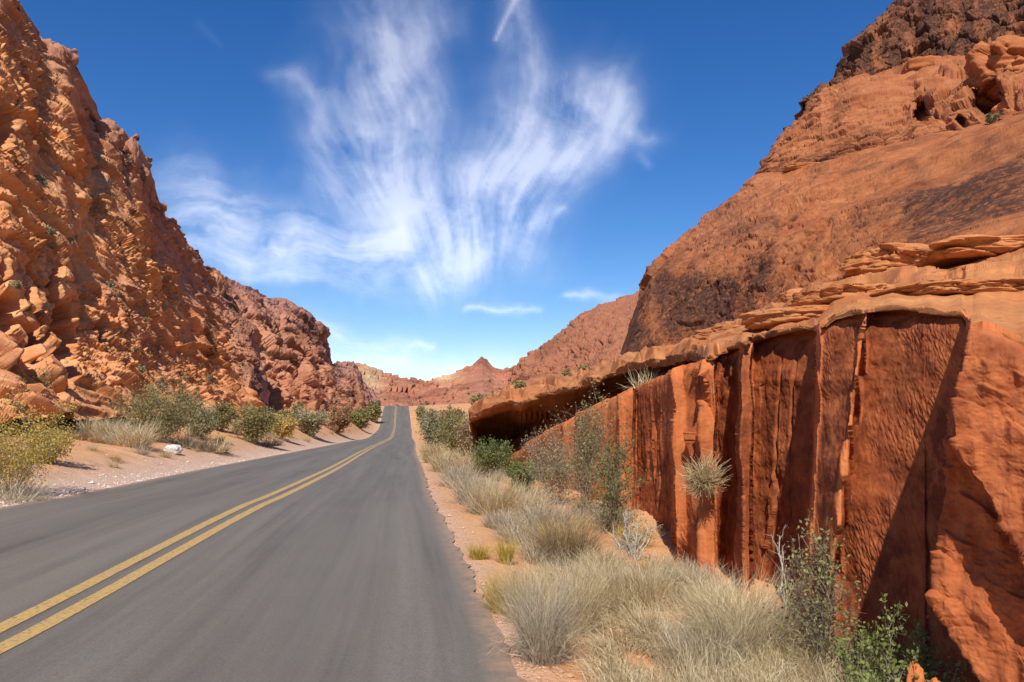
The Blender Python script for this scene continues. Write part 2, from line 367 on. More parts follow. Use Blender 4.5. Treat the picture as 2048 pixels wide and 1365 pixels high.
def disp_far(a, st=1., seed=0, pal=None):
    def f(P, N, PX, PY):
        h = blocks(P, 26*st, 3+seed, tilt=1.1)*2.6+blocks(P, 9*st, 13+seed)*1.5+blocks(P, 4*st, 23+seed)*.7+fbm(P/15, 4, 6+seed)*1.6
        pk = 1-.75*np.exp(-((PX-962)/40)**2)*(seed > 0); P2 = P+out_dir(N, .6)*(h*a*pk)[..., None]
        t = np.exp(-(((PX-735)/28)**2+((PY-765)/26)**2))+np.exp(-(((PX-890)/30)**2+((PY-755)/9)**2)) if pal else 0*PX
        return P2, N, {'tint': np.clip(t, 0, 1), 'stain': ss(fbm(P/30, 4, 9), .1, .5)*.35}
    return f
RID_C = [(690, 745, 420), (715, 736, 420), (740, 741, 425), (770, 749, 430), (800, 757, 430), (830, 763, 430), (850, 768, 430), (880, 776, 430), (930, 790, 430)]
BAS_C = [(690, 828, 262), (930, 828, 262)]
sheet('hill_far_left', np.linspace(690, 930, 260), [BAS_C, mixrow(BAS_C, RID_C, .4, .3), RID_C], [60, 70, 6, 6], disp_far(.8, .8, 0, True), M_farhill, back=((0, 20, -4), (0, 90, -30)))
RID_P = [(825, 790, 360), (850, 769, 362), (870, 759, 365), (900, 753, 368), (925, 741, 370), (943, 732, 370), (957, 720, 370), (963, 713, 370), (971, 720, 370), (987, 735, 370), (1005, 745, 366), (1030, 741, 362), (1070, 735, 358), (1120, 735, 355)]
BAS_P = [(825, 829, 246), (1120, 826, 225)]
sheet('hill_far_middle', np.linspace(825, 1120, 320), [BAS_P, mixrow(BAS_P, RID_P, .45, .35), mixrow(BAS_P, RID_P, .7, .75), RID_P], [60, 60, 50, 6, 6], disp_far(.75, .75, 5, True), M_farhill, back=((0, 16, -6), (0, 80, -30)))

# right far dome
RID_G = [(1022, 758, 165), (1032, 738, 166), (1042, 724, 168), (1075, 700, 172), (1110, 680, 175), (1150, 642, 180), (1165, 628, 182), (1210, 608, 185), (1290, 588, 190), (1340, 580, 190)]
BAS_G = [(1022, 775, 150), (1060, 772, 145), (1150, 750, 130), (1250, 735, 112), (1340, 725, 105)]
def disp_G(P, N, PX, PY):
    h = blocks(P, 7, 6, st=(1, 1, .5))*.5+blocks(P, 2.5, 16, st=(1.4, 1.4, .5))*.4+fbm(P/9, 4, 3)*1.2+blocks(P, 1.1, 17)*.2
    lowband = ss(fbm(P*np.array([.12, .12, .05]), 3, 5), -.25, .25)
    st = np.clip((PX-1022)/60, 0, 1); ry = np.interp(PX, [p[0] for p in RID_G], [p[1] for p in RID_G])
    stain = ss(PX-((PY-560)*-.6+1180), 60, -60)*.75*lowband
    return P+N*h[..., None], N, {'tint': 0*PX+.55, 'stain': np.clip(stain, 0, 1)*ss(PY-ry, 2, 14)}
sheet('dome_far_right', np.linspace(1022, 1340, 330), [BAS_G, mixrow(BAS_G, RID_G, .4, .2), mixrow(BAS_G, RID_G, .75, .5), RID_G], [60, 70, 60, 8, 8], disp_G, M_dome, back=((2, 15, -2), (10, 60, -25)), wrapL=((3, 25, 0), (20, 60, -3)))

# big right dome
TOP_D = [(1246, 716, 58), (1256, 690, 60), (1270, 640, 63), (1285, 600, 66), (1300, 550, 68), (1330, 510, 70), (1390, 455, 72), (1450, 410, 73), (1512, 366, 74), (1640, 328, 70), (1800, 293, 62), (2048, 232, 48), (2350, 170, 38)]
BAS_D = [(1246, 724, 50), (1380, 696, 42), (1500, 650, 34), (1600, 600, 29), (1720, 572, 24), (1800, 545, 21), (2048, 505, 16), (2350, 480, 12.5)]
def disp_D(P, N, PX, PY):
    bed = P@np.array([-.30, .10, .95])          # inclined bedding
    lay = gn(np.stack([bed*1.6, P[..., 0]*.08, P[..., 1]*.08], -1), 4)*.22+np.abs(gn(np.stack([bed*4.5, P[..., 0]*.2, P[..., 1]*.2], -1), 7))*.13
    def pits(sc, k, thr): F1, F2, V, ID = worley(P/np.array([sc*1.5, sc*1.5, sc*.8]), k); return -(1-ss(F1, .1, .42))*(R3[ID, 4] > thr)
    rough = blocks(P, 1.4, 5, st=(1.8, 1.8, .7), crack=.3, warp=.15)*.17+blocks(P, .5, 15, st=(1.5, 1.5, .7))*.08+pits(.95, 61, .6)*.22+pits(.45, 62, .5)*.12
    sm = ss(PX-(1560+(PY-300)*.9), 0, 260)      # smoother slab to the right
    h = lay*.55+rough*(1-.72*sm)+fbm(P/10, 3, 3)*.9
    left = (1-ss(PX, 1300, 1470))*ss(PY, 520, 600)
    h = (h+left*blocks(P, 1.6, 35, st=(1, 1, 3.), crack=.4)*.22)*(.2+.8*ss(PX, 1255, 1380))
    P2 = P+N*h[..., None]
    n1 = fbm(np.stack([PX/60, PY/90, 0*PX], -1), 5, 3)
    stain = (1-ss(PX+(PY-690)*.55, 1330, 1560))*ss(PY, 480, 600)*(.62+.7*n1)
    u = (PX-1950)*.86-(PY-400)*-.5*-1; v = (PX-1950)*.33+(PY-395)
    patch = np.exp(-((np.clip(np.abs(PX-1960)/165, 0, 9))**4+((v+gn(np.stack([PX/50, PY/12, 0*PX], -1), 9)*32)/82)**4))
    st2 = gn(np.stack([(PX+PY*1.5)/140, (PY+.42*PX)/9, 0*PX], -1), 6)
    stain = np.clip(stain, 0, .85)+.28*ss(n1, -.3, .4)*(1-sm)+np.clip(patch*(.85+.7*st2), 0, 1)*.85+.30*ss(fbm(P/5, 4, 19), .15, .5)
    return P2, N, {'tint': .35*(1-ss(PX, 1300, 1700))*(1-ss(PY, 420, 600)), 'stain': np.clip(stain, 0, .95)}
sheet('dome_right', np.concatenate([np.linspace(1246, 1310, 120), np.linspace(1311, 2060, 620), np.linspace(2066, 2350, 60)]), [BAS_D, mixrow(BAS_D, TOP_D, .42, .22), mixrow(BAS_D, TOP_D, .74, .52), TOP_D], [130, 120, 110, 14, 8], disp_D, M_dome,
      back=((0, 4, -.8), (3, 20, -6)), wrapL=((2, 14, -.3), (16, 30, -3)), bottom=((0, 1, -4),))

BAS_E = [(1502, 378, 75), (1640, 345, 71), (1800, 312, 63), (2048, 255, 50), (2350, 190, 40)]
TOP_E = [(1502, 376, 80), (1520, 350, 80), (1545, 305, 81), (1590, 250, 84), (1640, 190, 86), (1700, 160, 84), (1810, 140, 80), (1880, 128, 78), (2048, 100, 70), (2350, 60, 60)]
def disp_E(P, N, PX, PY):
    bed = P@np.array([-.18, .05, .98])
    lay = gn(np.stack([bed*1.3, P[..., 0]*.05, P[..., 1]*.05], -1), 14)*.35+np.abs(gn(np.stack([bed*3.7, P[..., 0]*.2, P[..., 1]*.2], -1), 17))*.2
    h = lay*1.0+blocks(P, 1.6, 5, st=(2.2, 2.2, .5), crack=.35, warp=.1)*.3+blocks(P, .6, 15, st=(1.6, 1.6, .6))*.12+fbm(P/9, 3, 8)*.8
    rg = ss(PX, 1790, 1850); h = h+rg*blocks(P, 3.2, 45, tilt=1.3)*.9
    n1 = fbm(np.stack([PX/40, PY/40, 0*PX], -1), 5, 3)
    stain = ss(PY-(205+(1800-PX)*.45), -10, 60)*(1-ss(PX, 1600, 1760))*(.7+.8*n1)+.2*ss(n1, .1, .5)
    wb = 8*gn(P*.5, 88); hole = np.exp(-(((PX+wb-1978)/26)**2+((PY+wb-205)/34)**2)**3)*9+np.exp(-(((PX+wb-1842)/15)**2+((PY+wb-232)/24)**2)**3)*5+np.exp(-(((PX+wb-1925)/12)**2+((PY-250)/10)**2)**3)*3
    vd = P/np.linalg.norm(P, axis=-1)[..., None]; P = P+vd*hole[..., None]
    return P+N*h[..., None], N, {'tint': 0*PX+.15, 'stain': np.clip(stain, 0, .85)}
sheet('rock_tier_right', np.concatenate([np.linspace(1502, 2060, 480), np.linspace(2066, 2350, 40)]), [BAS_E, mixrow(BAS_E, TOP_E, .3, .1), mixrow(BAS_E, TOP_E, .7, .45), TOP_E], [60, 80, 80, 10, 8], disp_E, M_dome,
      back=((0, 4, -.6), (3, 20, -6)), wrapL=((2, 14, -.3), (16, 30, -3)), bottom=((0, 2, -4),))
BAS_F = [(1622, 212, 90), (1700, 178, 88), (1810, 158, 84), (1880, 148, 80), (2048, 125, 72), (2350, 80, 62)]
TOP_F = [(1622, 208, 95), (1640, 190, 95), (1660, 170, 96), (1697, 142, 98), (1713, 112, 99), (1722, 86, 100), (1760, 48, 102), (1800, 6, 104), (1830, -30, 105), (2048, -260, 105), (2350, -430, 105)]
def disp_F(P, N, PX, PY):
    h = blocks(P, 4.2, 7, st=(1, 1, 1.8))*.9+blocks(P, 1.7, 27, st=(1, 1, 1.5))*.5+blocks(P, .8, 37)*.2+fbm(P/9, 3, 18)*1.2
    n1 = fbm(np.stack([PX/34, PY/90, 0*PX], -1), 5, 13)
    return P+out_dir(N, .7, (-.5, -.85, .1))*h[..., None], N, {'tint': 0*PX+.2, 'stain': np.clip(.85+.8*n1, 0.1, 1.2)}
sheet('cliff_top_right', np.concatenate([np.linspace(1622, 2060, 400), np.linspace(2066, 2350, 40)]), [BAS_F, mixrow(BAS_F, TOP_F, .4, .15), mixrow(BAS_F, TOP_F, .75, .5), TOP_F], [80, 80, 60, 10, 8], disp_F, M_dome,
      back=((0, 6, -1), (3, 25, -8)), wrapL=((2, 14, -.3), (16, 30, -3)), bottom=((0, 2, -5),))

# ---- the road cut: nodes (px at the top, px at the foot, distance)
WN = [(1000, 1000, 26.5), (1040, 1040, 24), (1120, 1118, 19.6), (1124, 1122, 18.9), (1150, 1150, 18.7), (1176, 1174, 16.8), (1179, 1178, 16.0), (1213, 1213, 15.7), (1234, 1234, 14.9), (1237, 1237, 14.0), (1264, 1264, 13.8),
      (1272, 1272, 14.2), (1342, 1346, 11.3), (1346, 1350, 9.2), (1369, 1372, 9.2), (1400, 1398, 8.75), (1404, 1402, 8.5), (1430, 1426, 8.45), (1434, 1430, 9.2), (1478, 1476, 8.5), (1483, 1482, 7.6), (1503, 1500, 7.65), (1507, 1504, 8.5), (1530, 1530, 8.3), (1636, 1610, 7.35), (1640, 1616, 6.25), (1650, 1625, 6.23),
      (1719, 1657, 5.74), (1722, 1661, 5.62), (1731, 1669, 5.62), (1735, 1674, 5.95), (1935, 1880, 4.95), (1941, 1890, 3.9), (1990, 1950, 3.8), (2100, 2050, 3.6), (2400, 2350, 3.2)]
WT = [(1000, 935), (1025, 911), (1069, 879), (1151, 832), (1210, 803), (1271, 779), (1330, 752), (1400, 727), (1500, 692), (1560, 674), (1640, 660), (1668, 640), (1720, 630), (1800, 624), (1925, 636), (1945, 662), (2048, 700), (2400, 790)]
wt_x = [p[0] for p in WT]; wt_y = [p[1] for p in WT]
wtop = lambda px: np.interp(px, wt_x, wt_y)
def wallD(PX, PY):
    k = np.clip((PY-650)/(1150-650), -.2, 1.4)
    wob = 3.5*gn(np.stack([PY/60, PX*0, PX/400], -1), 3)+.8*gn(np.stack([PY/16, PX*0+4, PX/300], -1), 5)
    px = PX+wob*ss(PX, 1100, 1300)
    D = np.empty_like(PX)
    a = np.array([n[0] for n in WN], float); b = np.array([n[1] for n in WN], float); d = np.array([n[2] for n in WN])
    for r in range(PX.shape[0]):
        kk = float(np.mean(k[r])) if np.ptp(k[r]) < 1e-6 else None
        if kk is not None: D[r] = np.interp(px[r], a*(1-kk)+b*kk, d)
        else:
            # k varies along the row: interpolate between bracketing slants
            ks = np.linspace(-.2, 1.4, 9); tab = np.array([np.interp(px[r], a*(1-q)+b*q, d) for q in ks])
            j = np.clip((k[r]+.2)/.2, 0, 7.999); ji = j.astype(int); fr = j-ji; c = np.arange(len(ji))
            D[r] = tab[ji, c]*(1-fr)+tab[ji+1, c]*fr
    return D
def wall():
    cols = np.concatenate([np.linspace(1000, 1260, 200), np.linspace(1261, 2060, 1000), np.linspace(2064, 2400, 60)])
    nv = 560; nb = 2
    top = wtop(cols); D0 = wallD(cols[None], top[None])[0]
    bot = 810+2.45/D0*F
    # smooth the foot so that it does not follow every jump
    v = np.linspace(0, 1, nv)[:, None]
    bs_ = np.interp(cols, [1000, 1100, 1270, 1350, 1500, 1640, 1730, 1890, 2048, 2400], [955, 1000, 1090, 1220, 1300, 1400, 1480, 1650, 1800, 2000])
    PY = top+(bs_-top)*v; PX = np.repeat(cols[None], nv, 0)
    D = wallD(PX, PY)
    # rounded shoulder at the top
    sh = np.exp(-(PY-top)/9.)*.10+np.exp(-(PY-top)/30.)*.06*(D/6)
    D = D+sh
    # right-hand block: two broken slabs, the upper one overhanging
    # broken lower edge of the upper slab
    jag = 11*gn(np.stack([PX/26, PY/26, 0*PX], -1), 4)+3*gn(np.stack([PX/11, PY/11, 0*PX], -1), 5)
    l1 = np.interp(PX, [1900, 1915, 1950, 1985, 2048, 2200], [800, 900, 955, 1010, 1105, 1300])+jag
    rb = ss(PX-np.interp(PY, [600, 700, 780, 860, 1000, 1050, 1200, 1300, 1365, 1500], [1944, 1936, 1912, 1902, 1890, 1880, 1872, 1925, 1972, 2040])-jag*.22, -3, 4)
    # recompute: outside the block use the back panel depth
    back = np.interp(PX+(PY-650)*.10, [1733, 1935, 2100, 2400], [5.95, 4.95, 4.4, 3.6])
    blk = PX > 1850
    up = 3.74-(PX-1950)*.0011
    lo = 4.05-(PX-1950)*.0013-np.clip(PY-1100, 0, 400)*.0004
    f = ss(PY-l1, -3, 5)
    Dblk = up*(1-f)+lo*f
    Dn = back*(1-rb)+Dblk*rb+sh
    D = np.where(blk, Dn, D)
    P = U(PX, PY, D)
    N = grid_normals(P)
    d = N*.5+np.array([-.75, -.6, 0])*.5; d /= np.linalg.norm(d, axis=-1)[..., None]
    # surface relief
    Y = P[..., 1]; Zz = P[..., 2]; X = P[..., 0]
    grain = fbm(P*7, 4, 4)*.010
    k1 = ss(PX+(PY-650)*.1, 1640, 1660)*(1-rb)
    diag = (Y*.80-Zz*.60); along = Y*.60+Zz*.80
    rip = (np.abs(gn(np.stack([diag*34, along*12, X*2], -1), 7))*.016+gn(np.stack([diag*75, along*40, X*2], -1), 8)*.004)*ss(fbm(P*1.1, 2, 77), -.5, .3)
    vg = Y*2.2+.12*Zz; vert = (np.abs(((vg*1.7+.8*gn(np.stack([Y*1.3, Zz*.25, 0*Y], -1), 9)) % 1)-.5)-.25)*.09+gn(np.stack([Y*16, Zz*.5, X*8], -1), 10)*.008
    kv = 1-ss(PX, 1380, 1560); kb = rb
    bq = (PY-.42*PX)/64+.55*fbm(np.stack([PX/150, PY/150, 0*PX], -1), 3, 51); bf = bq % 1; bl = ss(gn(np.stack([PX/70, np.floor(bq)*1.7+.3, 0*PX], -1), 52), -.15, .25)
    bq2 = (PY-.5*PX)/24+.7*fbm(np.stack([PX/70, PY/70, 0*PX], -1), 3, 53); bf2 = bq2 % 1; bl2 = ss(gn(np.stack([PX/30, np.floor(bq2)*1.7, 0*PX], -1), 54), .1, .4)
    facet = (1-bf)*.04*bl-.035*bl*np.exp(-(bf/.04)**2)+(1-bf2)*.007*bl2-.012*bl2*np.exp(-(bf2/.08)**2)+fbm(P*np.array([1.2, 1.2, 1.5]), 2, 44)*.018+.010*fbm(P*np.array([12, 12, 16.]), 4, 45)
    facet2 = blocks(P, 1.1, 55, tilt=.35, st=(1., .55, 3.2), crack=.0, warp=.06)*.10+blocks(P, .4, 56, tilt=.5, st=(1., .6, 1.6), crack=.0, warp=.1)*.018
    h = grain+rip*k1*.9+vert*kv*.35+facet*kb+facet2*(1-kb)*(1-k1)*.5+fbm(P*.8, 3, 20)*.06
    # flaky relief on the pillar panel
    fl = np.exp(-(((PX-1385)/35)**4+((PY-830)/80)**4)); h = h+fl*blocks(P, .45, 71, st=(1, .7, 2.2), crack=0, warp=.06)*.14
    # cracks
    for cx, s, y0, y1 in ((1305, .02, 800, 1150), (1560, -.03, 700, 1200), (1450, -.04, 900, 1200), (1395, -.02, 950, 1180), (1590, -.05, 700, 1100)):
        cpx = cx+(PY-y0)*s+6*gn(np.stack([PY/50, 0*PY+cx, 0*PY], -1), 3)
        h = h-np.exp(-((PX-cpx)/2.2)**2)*.06*ss(PY, y0, y0+40)*(1-ss(PY, y1-60, y1))
    P = P+d*h[..., None]
    # top of the wall goes back under the slickrock
    b = [P[0]+np.array([.01*s, .015*s, .02*s]) for s in range(nb, 0, -1)]
    P = np.concatenate([np.array(b), P], 0)
    z = np.zeros((nb, len(cols)))
    fresh = 0*PX  # sun-facing strips: their lit look is painted in as thinner varnish
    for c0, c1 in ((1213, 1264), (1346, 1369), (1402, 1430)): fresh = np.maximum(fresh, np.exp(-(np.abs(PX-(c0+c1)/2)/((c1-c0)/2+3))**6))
    for e0, e1 in ((1724, 1664), (1642, 1614)): fresh = np.maximum(fresh, np.exp(-((PX-(e0+(e1-e0)*(PY-650)/500))/7)**4))  # thin lit edge lines, painted paler the same way
    stain = np.concatenate([z, np.clip(.75+.3*gn(np.stack([PX/34, PY/260, 0*PX], -1), 3)+.3*fbm(P[nb:]*1.4 if False else np.stack([PX/60, PY/60, 0*PX], -1), 3, 9), 0, 1)*(1-.85*fresh)*(1-.25*rb)*ss(PY-top, 0, 16)])  # varnish over the wall, held back where the lit strips are painted
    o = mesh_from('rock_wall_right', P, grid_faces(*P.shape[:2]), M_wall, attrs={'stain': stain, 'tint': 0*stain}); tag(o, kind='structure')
    print('wall', round(time.time()-T0, 1))
wall()

# ---- slickrock terrace above the cut, with the undercut ledge at its far end
LIP = [(938, 842, 28), (949, 835, 27), (985, 818, 26.5), (1022, 807, 26), (1042, 814, 25), (1084, 793, 23.3), (1128, 784, 21), (1170, 774, 19), (1200, 765, 17.8), (1212, 753, 17.3), (1274, 739, 15.4), (1330, 732, 13.2), (1380, 722, 11.4)]
def terrace():
    cols = np.concatenate([np.linspace(938, 1400, 380), np.linspace(1401, 2060, 620), np.linspace(2064, 2400, 50)])
    wt = wtop(cols); Dw = wallD(cols[None], wt[None])[0]
    # smoothed plan line of the cut, so the slab spans the small recesses
    lx = [p[0] for p in LIP]; ly = [p[1] for p in LIP]; ld = [p[2] for p in LIP]
    m = ss(cols, 1380, 1420)
    lip_y = np.interp(cols, lx, ly)*(1-m)+(wt-2)*m; Df = Dw-.02
    k9 = np.exp(-np.linspace(-2, 2, 13)**2); k9 /= k9.sum(); Df = np.convolve(np.pad(Df, 6, 'edge'), k9, 'valid'); lip_D = pchip(lx, ld, cols)*(1-m)+Df*m
    lip_y += 2.5*gn(np.stack([cols/16, 0*cols, 0*cols], -1), 4)*(1-m)
    tip = ss(cols, 938, 975)*(1-m); low_y = np.maximum((wt-1)*tip+(lip_y+3)*(1-tip)*(m < .5)+(wt-1)*(1-tip)*(m >= .5), lip_y+2); low_D = np.maximum(Dw+.9, lip_D+.3*(1-m))+2.0*tip*(1-ss(cols, 1180, 1340))
    ker = np.exp(-np.linspace(-2, 2, 81)**2); ker /= ker.sum(); lD = np.exp(np.convolve(np.pad(np.log(lip_D), 40, 'edge'), ker, 'valid'))
    END = [(938, 832, 45), (950, 820, 70), (975, 803, 95), (1000, 790, 120), (1030, 768, 152), (1100, 755, 146), (1200, 735, 125), (1246, 722, 112), (1300, 712, 70), (1380, 688, 48), (1500, 640, 40), (1600, 588, 34), (1720, 560, 29), (1800, 532, 26), (2048, 492, 20), (2400, 466, 15)]
    end_y = np.interp(cols, [p[0] for p in END], [p[1] for p in END]); end_D = pchip([p[0] for p in END], [p[2] for p in END], cols)
    th = (.13*(1-m)+.035*m)*(1+.8*gn(np.stack([cols/40, 0*cols, 0*cols], -1), 9))*F/lip_D; lipt = lip_y-th
    rows = [U(cols, low_y+14*(1-m)+10*m, low_D+.6), U(cols, low_y*.7+lip_y*.3, np.maximum(low_D, lip_D)+(1.2+4*tip)*(1-m)+.3*m), U(cols, lip_y*.85+low_y*.15, lip_D+(.8+3.2*tip)*(1-m)+.2*m), U(cols, lip_y, lip_D+.12*(1-m)+.02), U(cols, lipt, lip_D+.03)]
    ys = [None]*5
    gaps = [(.012, .10), (.10, .28), (.35, .5), (.68, .72), (1, 1)]
    for w, wd in [(.06, .05), (.22, .16), (.45, .34), (.72, .6), (1, 1)]:
        rows.append(U(cols, lipt*(1-w)+end_y*w, np.exp(np.log(lD)*(1-wd)+np.log(end_D)*wd)+.12*m*(w < .1)))
    rows.append(rows[-1]+np.array([2, 8, 1.])*(cols[:, None] > 0))
    K = np.array(rows); cnt = [8, 8, 8, 8, 36, 80, 100, 90, 70, 8]
    P = []
    for i, c in enumerate(cnt):
        t = np.linspace(0, 1, c, endpoint=False)[:, None, None]; P.append(K[i]*(1-t)+K[i+1]*t)
    P.append(K[-1:]); P = np.concatenate(P, 0)
    nr = P.shape[0]; topm = np.zeros(nr); s0 = sum(cnt[:4]); topm[s0:] = 1
    # smooth across the joins on the top
    for _ in range(6): P[s0+2:-1] = (P[s0+1:-2]+2*P[s0+2:-1]+P[s0+3:])/4
    N = grid_normals(P)
    PX = np.repeat(cols[None], nr, 0); tt = np.cumsum(topm)/max(1, topm.sum())
    bed = P@np.array([-.10, .03, .99])
    amp = ss(tt[:, None]*1., .0, .25)+0*PX
    lay = np.abs(gn(np.stack([bed*3.5+.5*gn(P*.3, 3), P[..., 0]*.25, P[..., 1]*.12], -1), 4))*.22+gn(np.stack([bed*9, P[..., 0]*.6, P[..., 1]*.3], -1), 5)*.05
    tq = tt[:, None]+0*PX; Yd = P[..., 1]
    Pxy = P*np.array([1, 1, 0.]); zf = P[..., 2]
    q = zf*1.7+1.0*gn(Pxy*.2, 61)+.12*gn(Pxy*.8, 62)+P[..., 0]*.05; sfr = q % 1; qi = np.floor(q)
    lam = ss(gn(Pxy*.16+qi[..., None]*1.7, 63), -.2, .25); ledge = np.where(sfr < .8, 1-sfr/.8, ss(sfr, .82, 1.))*lam-.35*np.exp(-((sfr-.8)/.05)**2)*lam
    q2 = zf*5.+1.5*gn(Pxy*.4+4, 66)+P[..., 0]*.15; s2 = q2 % 1; lam2 = ss(gn(Pxy*.4+np.floor(q2)[..., None]*1.3, 64), .0, .3); ledge2 = np.where(s2 < .65, 1-s2/.65, ss(s2, .65, 1.))*lam2
    jn = -np.exp(-(gn(Pxy*.35+.1*gn(P*1.5, 5)[..., None], 71)/.06)**2)
    k0 = ss(tq, .0, .05); farr = 1-ss(PX, 1180, 1330)
    lg = ledge*.24+ledge2*.06+jn*.07
    for _ in range(4):
        lg[1:-1] = (lg[:-2]+2*lg[1:-1]+lg[2:])/4
        for __ in range(2): lg[:, 1:-1] = (lg[:, :-2]+2*lg[:, 1:-1]+lg[:, 2:])/4
    h = lg*k0*np.clip(Yd/12, .5, 2.0)+fbm(P*.5, 3, 6)*.10*k0+fbm(P*4, 4, 16)*.010
    h = h+(blocks(P, 1.5, 19, st=(2.2, 1.6, .35), crack=.3, cw=.08, warp=.1, tilt=.5)*.08+blocks(P, .5, 20, st=(2., 1.6, .4), crack=.3, cw=.05, tilt=.6)*.03)*k0*ss(Yd, 3.5, 9)
    h = h+farr*ss(Yd, 26, 34)*blocks(P, 1.6, 18, st=(1.3, 1.3, .7))*.3
    N = np.array([-.10, -.38, .92]); ri = np.arange(nr)[:, None]
    em = np.exp(-np.clip(np.abs(ri-s0)-3, 0, 99)**2/60.)*ss(Yd, 3, 7)
    he = (blocks(P, .8, 33, st=(1, 1.6, .5), tilt=.6, crack=.2, warp=.1)*.11+blocks(P, .28, 34, st=(1, 1.4, .6), crack=.2)*.045)*em
    P = P+N*h[..., None]+np.array([-.75, -.55, .25])*he[..., None]
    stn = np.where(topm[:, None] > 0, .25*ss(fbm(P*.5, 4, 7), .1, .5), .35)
    GRIDS.update(slickrock_terrace=(P, PX, None)); o = mesh_from('slickrock_terrace', P, grid_faces(*P.shape[:2]), M_terr, attrs={'stain': stn+0*PX, 'tint': .25*farr*amp}); tag(o, kind='structure')
    print('terrace', P.shape, round(time.time()-T0, 1))
terrace()
# ------------------------------------------------------------------ clouds: a thin high sheet of cirrus, thickness given per point
def seg_field(u, v, pts, w0, w1, soft=1.5):
    """soft stroke along a polyline; returns strength and position along it"""
    best = np.zeros_like(u); n = len(pts)-1
    for i in range(n):
        (x0, y0), (x1, y1) = pts[i], pts[i+1]; dx, dy = x1-x0, y1-y0; L2 = dx*dx+dy*dy
        t = np.clip(((u-x0)*dx+(v-y0)*dy)/L2, 0, 1); d = np.hypot(u-x0-t*dx, v-y0-t*dy)
        w = w0+(w1-w0)*(i+t)/n
        best = np.maximum(best, np.exp(-(d/w)**soft))
    return best
def clouds():
    R = 9000.; nu, nv = 620, 470
    px = np.linspace(-500, 2500, nu)[None]; py = np.linspace(-350, 806, nv)[:, None]
    PX, PY = np.broadcast_arrays(px, py)
    d = U(PX, PY, 1.)-np.array([0, 0, CAMZ]); d /= np.linalg.norm(d, axis=-1)[..., None]; P = d*R+np.array([0, 0, CAMZ])
    wx = 34*fbm(np.stack([PX/170, PY/170, 0*PX], -1), 4, 2); wy = 34*fbm(np.stack([PX/170, PY/170, 0*PX+5], -1), 4, 12)
    u, v = PX+wx, PY+wy
    # fan of fibres spreading from below
    fx, fy = 900., 760.; u3 = PX+40*fbm(np.stack([PX/260, PY/260, 0*PX], -1), 2, 62); v3 = PY+wy*.4; th = np.arctan2(u3-fx, fy-v3); rr = np.hypot(u3-fx, v3-fy)
    fib = fbm(np.stack([th*9+.002*rr, rr/330, 0*u], -1), 5, 21, .62); fib2 = fbm(np.stack([th*26, rr/240, 0*u], -1), 4, 31, .6)
    soft = fbm(np.stack([u/120, v/120, 0*u], -1), 5, 41, .55)
    hx = v-.12*u; hf = fbm(np.stack([u/330, hx/34, 0*u], -1), 5, 51, .6)
    A = 0*u
    def add(pts, w0, w1, k, f=1.2): nonlocal A; A = 1-(1-A)*(1-np.clip(k*seg_field(u, v, pts, w0, w1, f*1.3), 0, 1))
    fan = 1
    add([(800, 400), (780, 250), (760, 100)], 110, 95, .95)
    add([(700, 330), (640, 215), (570, 150)], 60, 22, .6)
    add([(860, 330), (850, 170), (830, 40), (790, -30)], 60, 50, .50)
    add([(790, 395), (720, 390), (640, 390)], 45, 25, .55)
    add([(950, 450), (1030, 330), (1060, 200), (1040, 70), (1035, -60)], 75, 34, .75)
    add([(1000, 440), (1120, 310), (1190, 230), (1170, 180)], 75, 60, .9)
    add([(1150, 290), (1240, 260), (1300, 290)], 50, 22, .6)
    add([(940, 480), (1060, 450), (1130, 430)], 32, 12, .8)
    add([(900, 440), (960, 400), (1000, 330)], 80, 60, .7)
    add([(860, 545), (900, 500), (950, 470)], 38, 42, .8)
    Af = A*np.clip(.84+.32*fib+.12*fib2+.40*soft, 0, 1.3)
    A = 0*u
    add([(380, 440), (520, 480), (640, 500), (780, 495)], 75, 48, 1.0)
    add([(480, 530), (600, 545), (720, 545), (860, 545), (960, 525)], 28, 26, .6)
    add([(350, 350), (430, 440)], 40, 50, .35)
    add([(640, 650), (720, 690), (790, 720)], 34, 30, .55)
    add([(650, 715), (760, 735), (880, 745), (1010, 735)], 28, 24, .5)
    add([(760, 715), (820, 700), (875, 692)], 18, 10, .6)
    add([(955, 598), (1010, 608), (1090, 611)], 11, 7, .7)
    add([(1130, 578), (1180, 586), (1250, 594), (1300, 592)], 9, 9, .5)
    Ah = A*np.clip(.85+.4*hf+.5*soft, 0, 1.3)
    A = 0*u
    u, v = PX, PY
    add([(1036, -12), (1012, 35), (991, 80)], 8, 4, .9); add([(400, 50), (440, 90)], 12, 6, .12); add([(1280, 310), (1296, 330)], 10, 8, .3)
    # a faint veil beyond the picture's edges as well
    out = ss(np.abs(PX-1024), 1150, 1450)*np.clip(hf+.1, 0, 1)*.5
    dens = np.clip(1-(1-np.clip(Af, 0, 1)*.64)*(1-np.clip(Ah, 0, 1)*.60)*(1-A*.45)*(1-out), 0, .85)
    rim = ss(PX, -500, -380)*ss(2500-PX, 0, 120)*ss(PY, -350, -250)*ss(806-PY, 0, 12)
    dens = (dens*rim)**1.25
    m = bpy.data.materials.new('cirrus'); m.use_nodes = True; nt = m.node_tree
    for n in list(nt.nodes): nt.nodes.remove(n)
    t = NT(nt); out_ = t.n('ShaderNodeOutputMaterial'); tr = t.n('ShaderNodeBsdfTransparent'); df = t.n('ShaderNodeBsdfDiffuse'); tl = t.n('ShaderNodeBsdfTranslucent'); df.inputs[0].default_value = tl.inputs[0].default_value = (.95, .95, .97, 1)
    ad = t.n('ShaderNodeAddShader'); t.l(df.outputs[0], ad.inputs[0]); t.l(tl.outputs[0], ad.inputs[1])
